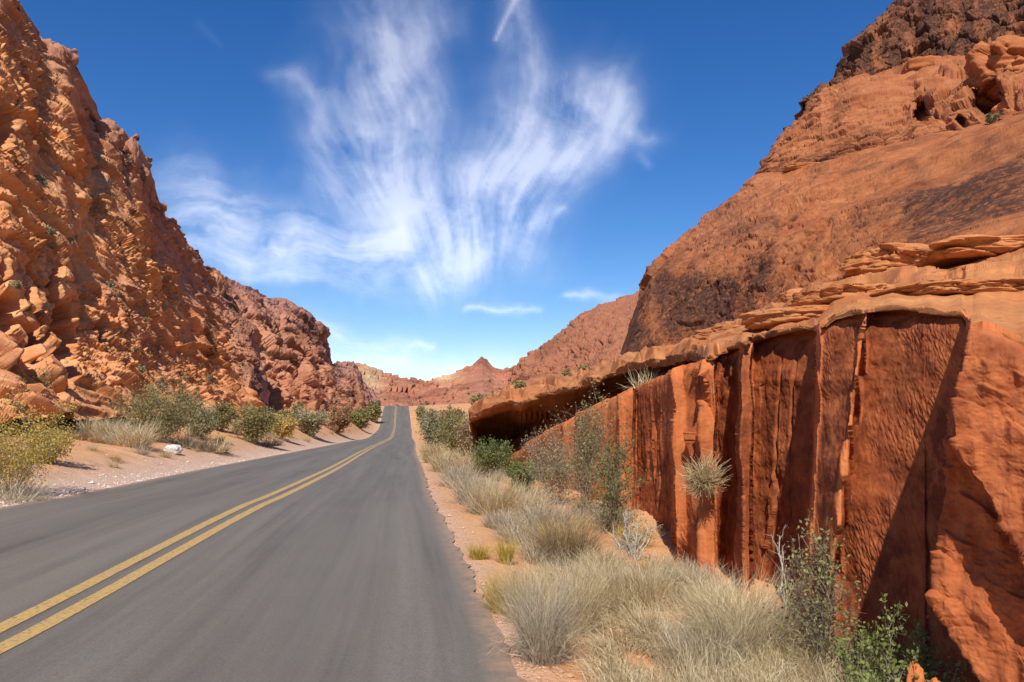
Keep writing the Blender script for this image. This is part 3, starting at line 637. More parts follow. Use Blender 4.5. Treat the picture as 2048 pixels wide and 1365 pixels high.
    mx = t.n('ShaderNodeMixShader'); t.l(t.attr('dens'), mx.inputs[0]); t.l(tr.outputs[0], mx.inputs[1]); t.l(ad.outputs[0], mx.inputs[2]); t.l(mx.outputs[0], out_.inputs[0])
    o = mesh_from('cirrus_cloud', P, grid_faces(nv, nu), m, attrs={'dens': dens}); tag(o, kind='stuff', label='thin white wispy cirrus cloud fanning upwards across the blue sky')
    print('cloud', round(time.time()-T0, 1))
clouds()

# ------------------------------------------------------------------ plants and loose stones
DS = np.geomspace(3.2, 420, 700)
def spot(px, py):
    X = (px-1024)/F*DS/1.006; Z = gz(X, DS, False); yp = 810-(Z-CAMZ)/DS*F
    k = np.where(yp <= py)[0]; D = DS[k[0]] if len(k) else 200.
    x = (px-1024)/F*D/1.006
    return np.array([x, D, float(gz(x, D))])

def leaf_mat(name, a, b, tr=.3, rough=.7):
    m, nt, bs, out = newmat(name); t = NT(nt)
    col = t.mix(t.attr('v'), a, b); t.l(col, bs.inputs['Base Color']); bs.inputs['Roughness'].default_value = rough
    tl = t.n('ShaderNodeBsdfTranslucent'); t.l(col, tl.inputs[0]); mx = t.n('ShaderNodeMixShader'); mx.inputs[0].default_value = tr
    t.l(bs.outputs[0], mx.inputs[1]); t.l(tl.outputs[0], mx.inputs[2]); t.l(mx.outputs[0], out.inputs[0]); return m
MG = {
 'straw': leaf_mat('straw', (.36, .26, .12), (.84, .70, .42)),
 'pale': leaf_mat('pale_straw', (.36, .26, .12), (.93, .80, .52)),
 'grey': leaf_mat('grey_straw', (.28, .22, .14), (.74, .65, .47)),
 'ochre': leaf_mat('ochre_brush', (.44, .28, .07), (.70, .52, .16)),
 'yellowgreen': leaf_mat('rabbitbrush', (.34, .27, .06), (.72, .52, .12)),
 'olive': leaf_mat('olive_leaf', (.19, .175, .06), (.40, .35, .14)),
 'greygreen': leaf_mat('grey_green_leaf', (.25, .235, .12), (.46, .41, .23)),
 'green': leaf_mat('green_leaf', (.13, .16, .04), (.31, .34, .10)),
 'darkgreen': leaf_mat('dark_green_leaf', (.10, .13, .035), (.24, .27, .08)),
 'rust': leaf_mat('rust_twig', (.28, .16, .08), (.48, .30, .15)),
 'brown': leaf_mat('brown_twig', (.24, .16, .08), (.45, .33, .18)),
 'bark': leaf_mat('grey_bark', (.22, .17, .12), (.38, .31, .23), 0),
 'white': leaf_mat('bleached_twig', (.48, .42, .34), (.66, .60, .50), 0),
}
def blades(n, H, spread, lean, w, r, seg=4, droop=.35, hvar=.35, lean_dir=None):
    """n curved tapering ribbons leaving a clump"""
    ph = r.uniform(0, 2*np.pi, n); rr = np.sqrt(r.random(n))*spread; b = np.stack([rr*np.cos(ph), rr*np.sin(ph), 0*rr], 1)
    az = ph+r.normal(0, 1.1, n); le = np.clip(np.abs(r.normal(0, lean, n))+.25*lean*rr/spread*2, 0, 1.45)
    L = H*(1-hvar*r.random(n)); hd = np.stack([np.cos(az), np.sin(az)], 1)
    if lean_dir is not None: hd = hd*.5+np.array(lean_dir)
    t = np.linspace(0, 1, seg+1); ang = le[:, None]+droop*(t[None]**1.3)*(1+r.random((n, 1))*.8)
    ds = L[:, None]/seg; zc = np.cumsum(np.concatenate([np.zeros((n, 1)), np.cos(ang[:, :-1])*ds], 1), 1); rc = np.cumsum(np.concatenate([np.zeros((n, 1)), np.sin(ang[:, :-1])*ds], 1), 1)
    ctr = np.stack([b[:, :1]+hd[:, :1]*rc, b[:, 1:2]+hd[:, 1:]*rc, zc], -1)
    wob = r.normal(0, .05, (n, seg+1, 3))*L[:, None, None]*t[None, :, None]; ctr = ctr+wob
    sa = r.uniform(0, np.pi, n); side = np.stack([np.cos(sa), np.sin(sa), .2*r.normal(size=n)], 1)[:, None]*(w*(1-t*.85))[None, :, None]*.5
    V = np.stack([ctr-side, ctr+side], 2).reshape(-1, 3)
    base = (np.arange(n)*(seg+1)*2)[:, None]+(np.arange(seg)*2)[None]
    Fq = np.stack([base, base+1, base+3, base+2], -1).reshape(-1, 4)
    v = np.repeat(np.clip(r.normal(.52, .42, n), 0, 1), (seg+1)*2)
    return V, Fq, v
def join(parts):
    V = []; Fq = []; v = []; o = 0
    for a, b, c in parts: V.append(a); Fq.append(b+o); v.append(c); o += len(a)
    return np.concatenate(V), np.concatenate(Fq), np.concatenate(v)
def tube(pts, rad, k=4):
    """one twig as a tapered tube: pts (m,3), rad (m,)"""
    m = len(pts); d = np.gradient(pts, axis=0); d /= np.linalg.norm(d, axis=1)[:, None]+1e-9
    a = np.cross(d, [0.31, .2, .93]); a /= np.linalg.norm(a, axis=1)[:, None]+1e-9; b = np.cross(d, a)
    an = np.arange(k)*2*np.pi/k
    V = (pts[:, None]+rad[:, None, None]*(np.cos(an)[None, :, None]*a[:, None]+np.sin(an)[None, :, None]*b[:, None])).reshape(-1, 3)
    i = (np.arange(m-1)*k)[:, None]; j = np.arange(k)[None]; j2 = (j+1) % k
    return V, np.stack([i+j, i+j2, i+k+j2, i+k+j], -1).reshape(-1, 4)
def leaves(pts, size, r, asp=1.8):
    n = len(pts); a = r.normal(size=(n, 3)); a /= np.linalg.norm(a, axis=1)[:, None]; b = np.cross(a, r.normal(size=(n, 3))); b /= np.linalg.norm(b, axis=1)[:, None]
    s = size*(.6+.8*r.random((n, 1))); a = a*s*asp/2; b = b*s/2
    V = np.stack([pts-a, pts+b, pts+a, pts-b], 1).reshape(-1, 3)
    return V, (np.arange(n)*4)[:, None]+np.arange(4)[None], np.repeat(np.clip(r.normal(.5, .28, n), 0, 1), 4)

def shrub_parts(W, H, r, stems=14, sub=7, nleaf=4000, lsize=.03, thick=.012, up=.5, leaf_from=.35, twiggy=.5, clump=.06, lean=(0, 0)):
    """stems rise from one foot and fork twice; leaves sit along the outer twigs"""
    TV = []; LP = []; off = 0; V = []; Fq = []
    def add(pts, r0, r1, k=4):
        nonlocal off
        a, b = tube(pts, np.linspace(r0, r1, len(pts)), k); V.append(a); Fq.append(b+off); off += len(a)
    for i in range(stems):
        az = 2*np.pi*(i+r.random())/stems; el = np.clip(r.normal(up, .25), .05, 1.) # 0 out, 1 up
        tip = np.array([np.cos(az)*W*.5*(1-el*.75)*r.uniform(.75, 1.05)+lean[0]*W, np.sin(az)*W*.5*(1-el*.75)*r.uniform(.75, 1.05)+lean[1]*W, H*(.45+.55*el)*r.uniform(.8, 1.05)])
        m = 7; t = np.linspace(0, 1, m)[:, None]
        mid = tip*np.array([.6, .6, .45]); pts = (1-t)**2*0+2*t*(1-t)*mid+t*t*tip+r.normal(0, .025*H, (m, 3))*t
        add(pts, thick, thick*.35)
        for j in range(sub):
            f = r.uniform(leaf_from*.4, 1); k = f*(m-1); k0 = min(int(k), m-2); p0 = pts[k0]*(1-k+k0)+pts[k0+1]*(k-k0)
            dr = (pts[k0+1]-pts[k0]); dr /= np.linalg.norm(dr)+1e-9; dr = dr*.7+r.normal(0, .55, 3)+np.array([0, 0, .25]); dr /= np.linalg.norm(dr)
            Ls = H*r.uniform(.18, .38)*(1.2-f*.5); mm = 5; tt = np.linspace(0, 1, mm)[:, None]
            q = p0+dr*Ls*tt+r.normal(0, .05*Ls, (mm, 3))*tt; q[:, 2] = np.maximum(q[:, 2], .01)
            add(q, thick*.4, thick*.12, 3)
            LP.append(np.concatenate([q, (q[1:]+q[:-1])/2]))
            for l in range(int(3*twiggy*2)):
                g = r.uniform(.3, 1); p1 = q[int(g*(mm-1))]; d2 = dr*.5+r.normal(0, .7, 3); d2 /= np.linalg.norm(d2); q2 = p1+d2*Ls*.4*np.linspace(0, 1, 4)[:, None]; q2[:, 2] = np.maximum(q2[:, 2], .01)
                add(q2, thick*.16, thick*.07, 3); LP.append(q2)
    LP = np.concatenate(LP); idx = r.integers(0, len(LP), nleaf); lp = LP[idx]+r.normal(0, clump, (nleaf, 3))*H
    keep = lp[:, 2] > .03*H; lp = lp[keep]
    V = np.concatenate(V); Fq = np.concatenate(Fq)
    return (V, Fq, np.repeat(.5, len(V))), leaves(lp, lsize, r)

def shrub(px, py, w, h, mat, label, cat='bush', stem='bark', seed=None, group=None, name='desert_shrub', pos=None, dens=1., **k):
    p = spot(px, py) if pos is None else np.array(pos); D = p[1]; W = w*D/F; H = h*D/F
    r = np.random.default_rng(seed if seed is not None else int(px*7+py))
    px1 = D/759.
    kw = dict(nleaf=int(3000*dens), lsize=max(.014, px1*1.15), thick=max(.006, px1*.4))
    kw.update(k); st, lf = shrub_parts(W, H, r, **kw)
    e = bpy.data.objects.new(name, None); C.objects.link(e); e.location = p; tag(e, label, cat, group)
    mesh_from('stems', st[0]-[0, 0, .02], st[1], MG[stem], True, e, {'v': st[2]})
    if len(lf[0]): mesh_from('foliage', lf[0], lf[1], MG[mat], False, e, {'v': lf[2]})
    return e
def ball(p, R, n, mat, label, cat, seed=4):
    r = np.random.default_rng(seed); parts = []
    for i in range(n):
        d = r.normal(size=3); d[1] -= .5; d /= np.linalg.norm(d); L = R*r.uniform(.45, 1.08)*(1+.35*float(gn(d*1.6, seed)))*(1.1 if d[2] > 0 else .85); m = 5; t = np.linspace(0, 1, m)[:, None]
        c = d*L*t+r.normal(0, .07, (m, 3))*R*t+np.array([0, 0, .12])*R*t*t; sd = np.cross(d, r.normal(size=3)); sd = sd/np.linalg.norm(sd)*.0045*(1-t*.6)
        k = np.arange(m-1)*2; parts.append((np.stack([c-sd, c+sd], 1).reshape(-1, 3), np.stack([k, k+1, k+3, k+2], -1), np.full(2*m, np.clip(r.normal(.5, .3), 0, 1))))
    V, Fq, v = join(parts); o = mesh_from('wall_shrub', V, Fq, MG[mat], False, None, {'v': v}); o.location = p; tag(o, label, cat); return o
def tuft(px, py, w, h, mat, label, n=500, seed=None, group=None, lean=.42, pos=None, cat='grass tuft', name='grass_tuft', droop=.35, lean_dir=None, spread=.3, hvar=.45, wide=1.):
    p = spot(px, py) if pos is None else np.array(pos); D = p[1]; W = w*D/F; H = h*D/F
    r = np.random.default_rng(seed if seed is not None else int(px*5+py))
    lean *= r.uniform(.85, 1.5); droop *= r.uniform(.7, 1.8); bw = max(.0055, D/759.*.65)*wide
    V, Fq, v = blades(n, H*1.15, W*spread, lean, bw, r, droop=droop, lean_dir=lean_dir, hvar=hvar)
    hor = np.percentile(np.abs(V[:, 0]), 96); V[:, :2] *= min(1.4, max(.5, (W/2)/hor))
    o = mesh_from(name, V-[0, 0, .02], Fq, MG[mat], False, None, {'v': v}); o.location = p; tag(o, label, cat, group); return o

# --- left verge
shrub(30, 990, 250, 195, 'yellowgreen', 'large golden yellow bush at the left edge nearest the road', stems=22, sub=8, dens=3.2, up=.5, seed=1, name='rabbitbrush', clump=.07)
tuft(25, 1000, 170, 60, 'grey', 'low grey dead tuft at the foot of the golden bush', n=500, lean=.7)
shrub(95, 925, 120, 75, 'ochre', 'ochre bush just behind the large golden bush', stems=16, dens=1.8)
shrub(25, 850, 190, 125, 'olive', 'olive green bush at the left edge against the cliff foot', stems=20, dens=2.6, up=.45, clump=.08)
shrub(85, 868, 150, 70, 'ochre', 'low orange yellow bush in front of the olive bush', stems=16, dens=2.0, up=.4)
shrub(150, 845, 130, 75, 'rust', 'reddish brown twiggy bush between olive bush and creosote', stems=18, dens=1.2, up=.5, twiggy=1)
shrub(205, 850, 80, 60, 'greygreen', 'small grey bush touching the left side of the creosote', stems=12, dens=1.2)
tuft(182, 872, 75, 42, 'straw', 'straw tuft behind the palest tufts on the left bank', n=500)
tuft(222, 882, 75, 50, 'pale', 'pale rounded tuft in the middle of three on the left bank', n=700)
tuft(270, 895, 90, 58, 'pale', 'pale rounded tuft closest to the white stone', n=900)
shrub(325, 885, 215, 135, 'olive', 'big open creosote bush behind the white stone', stems=26, sub=8, dens=2.3, up=.45, leaf_from=.3, clump=.05, name='creosote_bush', cat='creosote bush')
shrub(250, 840, 110, 85, 'greygreen', 'grey green bush behind the left half of the creosote', stems=14, dens=1.5)
shrub(398, 878, 85, 75, 'greygreen', 'grey green bush leaning on the right side of the creosote', stems=14, dens=1.5)
shrub(440, 862, 80, 55, 'olive', 'low green bush between creosote and the next bush up the road', stems=12, dens=1.3)
tuft(425, 904, 85, 38, 'straw', 'flattened straw tuft beyond the white stone', n=500, lean=.7)
tuft(370, 893, 60, 34, 'grey', 'small grey tuft under the creosote right beside the white stone', n=300, lean=.6)
shrub(508, 888, 95, 85, 'olive', 'upright olive bush standing alone beyond the straw tuft', stems=18, dens=1.8, up=.6)
shrub(560, 878, 75, 50, 'ochre', 'small tan bush right of the upright olive bush', stems=12, dens=1.0)
tuft(540, 893, 60, 25, 'straw', 'thin straw tuft at the foot of the small tan bush', n=300, lean=.7)
shrub(620, 872, 100, 62, 'greygreen', 'rounded grey green bush halfway up the left verge', stems=16, dens=1.8)
shrub(675, 867, 85, 55, 'rust', 'rust brown bush between two green ones on the left verge', stems=14, dens=1.6)
shrub(720, 858, 60, 42, 'olive', 'dark olive bush where the left verge meets the bend', stems=12, dens=1.2)
shrub(590, 850, 70, 40, 'olive', 'low olive bush behind the rounded grey green bush', stems=10, dens=1)
shrub(747, 845, 30, 40, 'olive', 'small distant bush at the road bend on the left', stems=10, dens=.8)
shrub(752, 826, 22, 24, 'greygreen', 'tiny far bush left of the road on the rise', stems=8, dens=.6)

# --- right verge, far to near
for i, (px, py, w, h, mt, lb) in enumerate([
    (842, 838, 22, 22, 'greygreen', 'small far bush right of the road on the rise'),
    (858, 862, 45, 42, 'greygreen', 'grey green bush right of the road below the rise'),
    (872, 905, 62, 85, 'greygreen', 'tall grey green bush closest to the right road edge'),
    (915, 912, 95, 92, 'olive', 'broad olive bush before the dark undercut ledge'),
    (948, 918, 70, 88, 'brown', 'brown topped bush at the tip of the undercut ledge'),
    (905, 850, 60, 32, 'brown', 'low brown brush far behind the broad olive bush')]):
    shrub(px, py, w, h, mt, lb, stems=18, dens=2.0 if w > 50 else .9, up=.55, clump=.07)
shrub(985, 955, 120, 85, 'darkgreen', 'fresh green bush in front of the dark undercut', stems=18, sub=9, dens=1.5, up=.5, lsize=.036, name='mesquite', cat='mesquite bush')
shrub(1045, 985, 90, 75, 'darkgreen', 'small fresh green bush against the start of the cut wall', stems=12, dens=.9, lsize=.034, name='mesquite', cat='mesquite bush')
shrub(1105, 1005, 130, 165, 'greygreen', 'wispy tall grey green shrub in front of the far wall', stems=22, sub=11, dens=1.5, up=.55, clump=.035, lsize=.02)
shrub(1165, 1030, 140, 240, 'olive', 'tallest thin shrub reaching the top of the wall', stems=18, sub=12, dens=1.1, up=.75, clump=.035, lean=(.1, 0), lsize=.022)
shrub(1225, 1065, 120, 190, 'darkgreen', 'slender dark green shrub left of the bare grey one', stems=16, sub=11, dens=.8, up=.65, clump=.035, lean=(.05, 0), lsize=.022)
shrub(1262, 1120, 110, 120, 'olive', 'bare grey branching shrub beside the small orange boulder', stem='white', stems=10, sub=6, dens=.08, up=.6, thick=.014, twiggy=.9)
TU = [(866, 925, 50, 42, 'straw', 'straw tuft on the verge below the tall grey green bush'), (888, 945, 70, 52, 'straw', 'straw tuft second up the right verge edge'),
 (915, 975, 95, 70, 'grey', 'wide greyish tuft below the fresh green bush by the undercut'), (950, 950, 90, 55, 'straw', 'straw tuft at the foot of the fresh green bush'),
 (948, 1010, 100, 82, 'grey', 'grey wispy tuft halfway along the right verge'), (990, 1030, 120, 88, 'straw', 'bushy straw tuft in front of the small green bush'),
 (1045, 1030, 120, 75, 'pale', 'pale tuft below the small green bush'), (1090, 1060, 120, 70, 'grey', 'grey tuft under the wispy tall shrub'), (1000, 1055, 70, 40, 'grey', 'short dark grey tuft beside the bare sand')]
for a in TU: tuft(*a, n=900, lean=.45)
tuft(1130, 1120, 150, 95, 'brown', 'brown based tuft with golden top at the wall foot', n=1300, lean=.5)
tuft(1120, 1118, 120, 100, 'ochre', 'golden tuft growing through the brown based one', n=350, lean=.4)
tuft(958, 1112, 50, 36, 'yellowgreen', 'smallest yellow green tuft on the bare sand', n=350, lean=.4)
tuft(1012, 1122, 46, 56, 'yellowgreen', 'upright yellow green tuft on the bare sand', n=420, lean=.25)
tuft(1005, 1215, 90, 95, 'ochre', 'golden tuft next to the road edge', n=900, lean=.3)
tuft(1050, 1240, 110, 130, 'straw', 'tall straw tuft behind the nearest road edge tuft', n=1100, lean=.3)
tuft(1085, 1305, 170, 205, 'grey', 'tall greyish grass clump standing nearest the road', n=2200, lean=.5, spread=.3, droop=.5, hvar=.6)
tuft(1150, 1250, 150, 185, 'straw', 'tall upright straw clump in the middle of the grass', n=2000, lean=.5, droop=.5, hvar=.6)
tuft(1215, 1215, 170, 140, 'pale', 'pale clump of grass bent over towards the left', n=1700, lean=.5, lean_dir=(-.6, -.3), droop=.6)
tuft(1290, 1205, 130, 110, 'pale', 'pale clump below the small orange boulder', n=1500, lean=.5)
tuft(1340, 1195, 70, 60, 'ochre', 'short yellowish tuft by the foot of the wall pillar', n=600, lean=.4)
tuft(1470, 1300, 270, 190, 'pale', 'round mound of pale grass against the cut wall', n=3800, lean=.75, droop=.5, spread=.35)
tuft(1400, 1330, 180, 120, 'grey', 'blue grey tuft inside the pale mound', n=1600, lean=.7)
tuft(1290, 755+22, 78, 46, 'pale', 'spiky pale tuft on the rock ledge above the wall', n=160, pos=U(1290, 776, 14.2), lean=.75, droop=.1, wide=1.6)
ball(U(1405, 965, 8.25), .29, 850, 'straw', 'round straw bush clinging to the middle of the wall', 'bush')
shrub(1630, 1340, 150, 290, 'olive', 'tall sparse creosote in front of the dark wall', stem='bark', stems=14, sub=12, dens=.75, up=.8, lsize=.015, thick=.006, clump=.018, lean=(-.05, 0), name='creosote_bush', cat='creosote bush', twiggy=.8)
shrub(1560, 1240, 30, 200, 'olive', 'bleached dead branch sticking up left of the sparse creosote', stem='white', stems=3, sub=5, dens=.01, up=1., thick=.011, twiggy=.6, name='dead_branch', cat='branch')
shrub(1745, 1440, 260, 230, 'green', 'bright green creosote at the lower right wall foot', stem='bark', stems=18, sub=12, dens=1.4, up=.45, lsize=.016, thick=.006, clump=.02, name='creosote_bush', cat='creosote bush', lean=(.1, 0))
# fill of small straw tufts, each its own thing, copied from a few kinds
def fill(n, fx, mats, label, group, seed, hw):
    r = np.random.default_rng(seed); src = []
    for k in range(len(mats)*2):
        V, Fq, v = blades(330, 1.0, .3, .65, .016, r, droop=r.uniform(.3, .9), hvar=.6); me = mesh_from('grass_tuft', V, Fq, MG[mats[k % len(mats)]], False, None, {'v': v}); src.append(me)
    for i in range(n):
        o = src[i] if i < len(src) else src[i % len(src)].copy()
        if i >= len(src): C.objects.link(o)
        x, D = fx(r); sc_ = r.uniform(*hw)*(1+D/60); o.location = (x, D, float(gz(x, D))-.02); o.scale = (sc_*r.uniform(.8, 1.3), sc_*r.uniform(.8, 1.3), sc_); o.rotation_euler = (0, 0, r.uniform(0, 6.28)); tag(o, label, 'grass tuft', group)
def fr(r):
    D = np.exp(r.uniform(np.log(7.6), np.log(60))); lo = float(xr(D))+.45+.01*D; hi = np.interp(D, [7.5, 8.5, 9.5, 13, 20, 27, 60], [2.2, 2.0, 1.85, 1.8, .7, .9, -3]); return r.uniform(lo, max(hi, lo+.2)), D
fill(130, fr, ['straw', 'grey', 'pale'], 'small dry straw tuft in the strip between road and cut wall', 'straw tufts along the right verge', 31, (.22, .42))
def fl(r):
    D = np.exp(r.uniform(np.log(14), np.log(110))); return float(xl(D))-1.6-r.uniform(0, 4.5+.02*D), D
fill(90, fl, ['straw', 'grey', 'ochre', 'rust'], 'small dry tuft among the bushes of the left bank', 'dry tufts on the left bank', 32, (.2, .42))
tuft(1315, 1150, 90, 60, 'straw', 'straw tuft between the small boulders and the wall pillar', n=700)
tuft(1370, 1195, 110, 80, 'grey', 'greyish tuft against the foot of the wall pillar', n=900)
tuft(1425, 1225, 110, 90, 'pale', 'pale tuft wedged against the dark recess of the wall', n=900)
tuft(1205, 1135, 90, 60, 'straw', 'straw tuft left of the low orange boulder', n=700)
tuft(1265, 1090, 80, 50, 'ochre', 'yellowish tuft behind the bare grey shrub', n=600)
# the thick mat of dry grass in the right foreground
def grass_mat():
    r = np.random.default_rng(99); parts = []
    n = 150
    for i in range(n):
        D = r.uniform(3.6, 8.2); wallx = np.interp(D, [3.5, 4.3, 5.6, 6.3, 7.5, 9.2], [2.15, 2.3, 2.35, 2.25, 2.05, 1.65]); x0 = float(xr(D))+np.interp(D, [3.6, 5, 8.2], [.62, .55, .75])
        x = r.uniform(x0, max(x0+.1, wallx-.1)); 
        H = r.uniform(.24, .55)*(1.0 if x > x0+.4 else .7); ld = (-.25+r.normal(0, .25), -.1+r.normal(0, .25))
        V, Fq, v = blades(int(r.uniform(200, 330)), H, r.uniform(.08, .2), .65, .0068, r, seg=5, droop=r.uniform(.3, 1.2), lean_dir=ld, hvar=.6)
        shade = r.uniform(-.25, .2); V = V+np.array([x, D, float(gz(x, D))-.02]); parts.append((V, Fq, np.clip(v+shade, 0, 1)))
    for D0, x0, H, k in ((3.9, .8, .5, 6), (4.3, 1.3, .55, 8), (4.2, 1.9, .55, 8), (3.8, 1.6, .5, 8)):
        for _ in range(k):
            x = x0+r.normal(0, .22); D = D0+r.normal(0, .2)
            V, Fq, v = blades(380, H*r.uniform(.8, 1.1), .12, .6, .004, r, droop=.7, hvar=.5); parts.append((V+np.array([x, D, float(gz(x, D))-.02]), Fq, v))
    V, Fq, v = join(parts)
    o = mesh_from('dry_grass', V, Fq, MG['pale'], False, None, {'v': v}); tag(o, 'tangled mat of dry pale grass covering the right foreground', kind='stuff')
grass_mat()
print('plants', round(time.time()-T0, 1))

# --- loose rocks
def rock_mesh(name, p, rx, ry, rz, mat, seed, rough=.35, n=90, yaw=0., sq=3.2, lay=0., stain=0., tint=0.):
    th = np.linspace(0, 2*np.pi, n, endpoint=False); ph = np.linspace(.02, np.pi-.02, n//2)
    T, Ph = np.meshgrid(th, ph); S = np.stack([np.sin(Ph)*np.cos(T), np.sin(Ph)*np.sin(T), np.cos(Ph)], -1)
    k = (np.abs(S)**sq).sum(-1)**(-1/sq); Q = S*k[..., None]
    q = Q*1.0+seed*3.7
    d = 1+rough*(blocks(q, .9, seed, tilt=.9, crack=.25)*.45+blocks(q, .4, seed+9, tilt=1., crack=.3)*.14+fbm(q*2, 4, seed)*.12)
    if lay: d = d+lay*gn(np.stack([q[..., 2]*6, q[..., 0], q[..., 1]], -1), 3)
    Q = Q*d[..., None]*np.array([rx, ry, rz]); c, s = math.cos(yaw), math.sin(yaw)
    Q = np.stack([Q[..., 0]*c-Q[..., 1]*s, Q[..., 0]*s+Q[..., 1]*c, Q[..., 2]], -1)
    nr, nc = Q.shape[:2]; i = np.arange(nr-1)[:, None]*nc; j = np.arange(nc)[None]; j2 = (j+1) % nc
    Fq = np.stack([i+j, i+nc+j, i+nc+j2, i+j2], -1).reshape(-1, 4)
    o = mesh_from(name, Q, Fq, mat, True, attrs={'stain': np.full(nr*nc, stain)*(.5+.8*fbm(q, 3, 4).ravel()), 'tint': np.full(nr*nc, tint)}); o.location = p
    return o
m_white, nt_, bs_, _o = newmat('white_stone'); bs_.inputs['Base Color'].default_value = (.72, .68, .62, 1)
t_ = NT(nt_); t_.bump(t_.noise(t_.pos(), 14, 5), .6, .03, bs_)
def rock(px, py, D, w, h, label, mat=None, name='boulder', depth=1., **k):
    p = U(px, py, D); s = D/F/2
    o = rock_mesh(name, p, w*s, w*s*depth, h*s, mat or M_dome, int(px+py) % 97, **k); tag(o, label, 'rock', k.get('group')); return o
def ground_rock(px, py, w, h, label, mat, **k):
    p = spot(px, py); s = p[1]/F/2; p[2] += h*s*.6
    o = rock_mesh('stone', p, w*s, w*s*.9, h*s, mat, int(px+py) % 97, **k); tag(o, label, 'stone'); return o
ground_rock(347, 906, 30, 20, 'white stone lying on the sand beside the left verge', m_white, rough=.3)
ground_rock(1279, 1142, 28, 36, 'small upright orange boulder at the foot of the wall', M_terr, rough=.25)
ground_rock(1243, 1128, 46, 30, 'low orange boulder just left of the upright one', M_terr, rough=.35)
rock(1832, 1375, 4.3, 34, 90, 'pointed orange stone leaning at the foot of the wall, bottom right', M_wall, sq=2, rough=.5)
rock(1872, 1392, 4.2, 26, 60, 'smaller pointed stone right of the leaning one', M_wall, sq=2, rough=.5)
rock(1850, 146, 80, 88, 50, 'flat capped boulder high on the right beneath the dark cliff', depth=.8, lay=.05)
rock(1890, 212, 74, 130, 100, 'pitted block of rock below the flat capped boulder', depth=.9, rough=.5, lay=.08)
rock(1833, 180, 78, 40, 34, 'small knob of rock between capped boulder and dome', rough=.5)
rock(2050, 152, 62, 200, 120, 'large rounded overhanging rock at the upper right edge', M_dome, depth=.9, rough=.55, lay=.04, n=220)
rock(2055, 228, 58, 120, 60, 'lower rounded rock beneath the overhanging one at the right edge', M_terr, depth=.8, lay=.06)
rock(1800, 532, 19, 190, 62, 'thick slab with a dark hollow under its left end', M_terr, depth=.8, rough=.4, lay=.03, yaw=.2, n=160, sq=3.8)
rock(1985, 506, 15, 260, 44, 'long flat slab at the right edge above the terrace', M_terr, depth=.7, rough=.4, lay=.04, n=160, sq=4)
rock(1985, 552, 11.5, 200, 34, 'low flaky ledge of rock on the terrace at the right', M_terr, depth=.9, rough=.2, lay=.08)
rock(1618, 600, 24, 110, 44, 'rounded rock at the foot of the great dome', M_terr, depth=.8, rough=.25, lay=.05)
rock(1555, 632, 19, 90, 30, 'small wedge of rock left of the rounded rock', M_terr, depth=.8, rough=.3)
rock(1620, 338, 70, 110, 16, 'thin curved ledge on the shoulder of the dome', M_terr, depth=.5, rough=.2, lay=.04)
def terr_D(px, py):
    P = GRIDS['slickrock_terrace'][0]; d = P-np.array([0, 0, CAMZ]); cy = d[..., 1]*CT+d[..., 2]*ST; cz = -d[..., 1]*ST+d[..., 2]*CT
    e = np.hypot(1024+F*d[..., 0]/cy-px, 682.5-F*cz/cy-py); e[:60] = 1e9
    return float(P[np.unravel_index(np.argmin(e), e.shape)][1])
for px, py, w, h, yw, lb in ((1480, 668, 130, 20, .4, 'tapering slab below the wedge of rock'), (1600, 634, 170, 24, .35, 'broad flat slab just below the rounded rock'), (1690, 592, 150, 24, .3, 'layered slab midway between rounded rock and thick slab'),
                             (1890, 585, 210, 20, .1, 'wide flat slab in the middle of the right hand terrace')):
    D = terr_D(px, py); rock(px, py+h*.15, D, w, h*1.5, lb, M_terr, name='flat_rock', depth=1.2, rough=.30, yaw=yw, sq=5, n=150)
# crest boulders on the left cliff
rock(104, 136, 56, 78, 96, 'square topped block on the crest of the left cliff', M_left, depth=.9, rough=.5, tint=.9, stain=.3, sq=4)
rock(133, 178, 57.5, 30, 80, 'narrow block against the right side of the square topped one', M_left, rough=.4, tint=.9, stain=.4)
rock(213, 282, 63, 58, 80, 'tall bulging boulder on the crest right of the saddle', M_left, rough=.4, tint=.9, stain=.4, sq=2.6)
rock(262, 312, 67, 28, 72, 'thin upright boulder beside the bulging one', M_left, rough=.3, tint=.9, stain=.4, sq=2.4)
rock(168, 300, 60, 56, 70, 'broken reddish boulder left of the bulging one', M_left, rough=.5, tint=.7)
rock(285, 365, 71, 30, 52, 'small dark boulder lower down the crest', M_left, rough=.4, tint=.8, stain=.5)
rock(42, 335, 44, 60, 110, 'leaning pillar of rock on the left cliff face', M_left, rough=.5, stain=.3, tint=.3, sq=2.8)
rock(425, 578, 97, 36, 60, 'dark knob at the right hand end of the left crest', M_left, rough=.5, stain=.8, tint=.5)
rock(622, 668, 192, 62, 42, 'dark overhanging nose of rock on the far left mountain', M_left_far, rough=.4, stain=.9, tint=.5, depth=1.2)
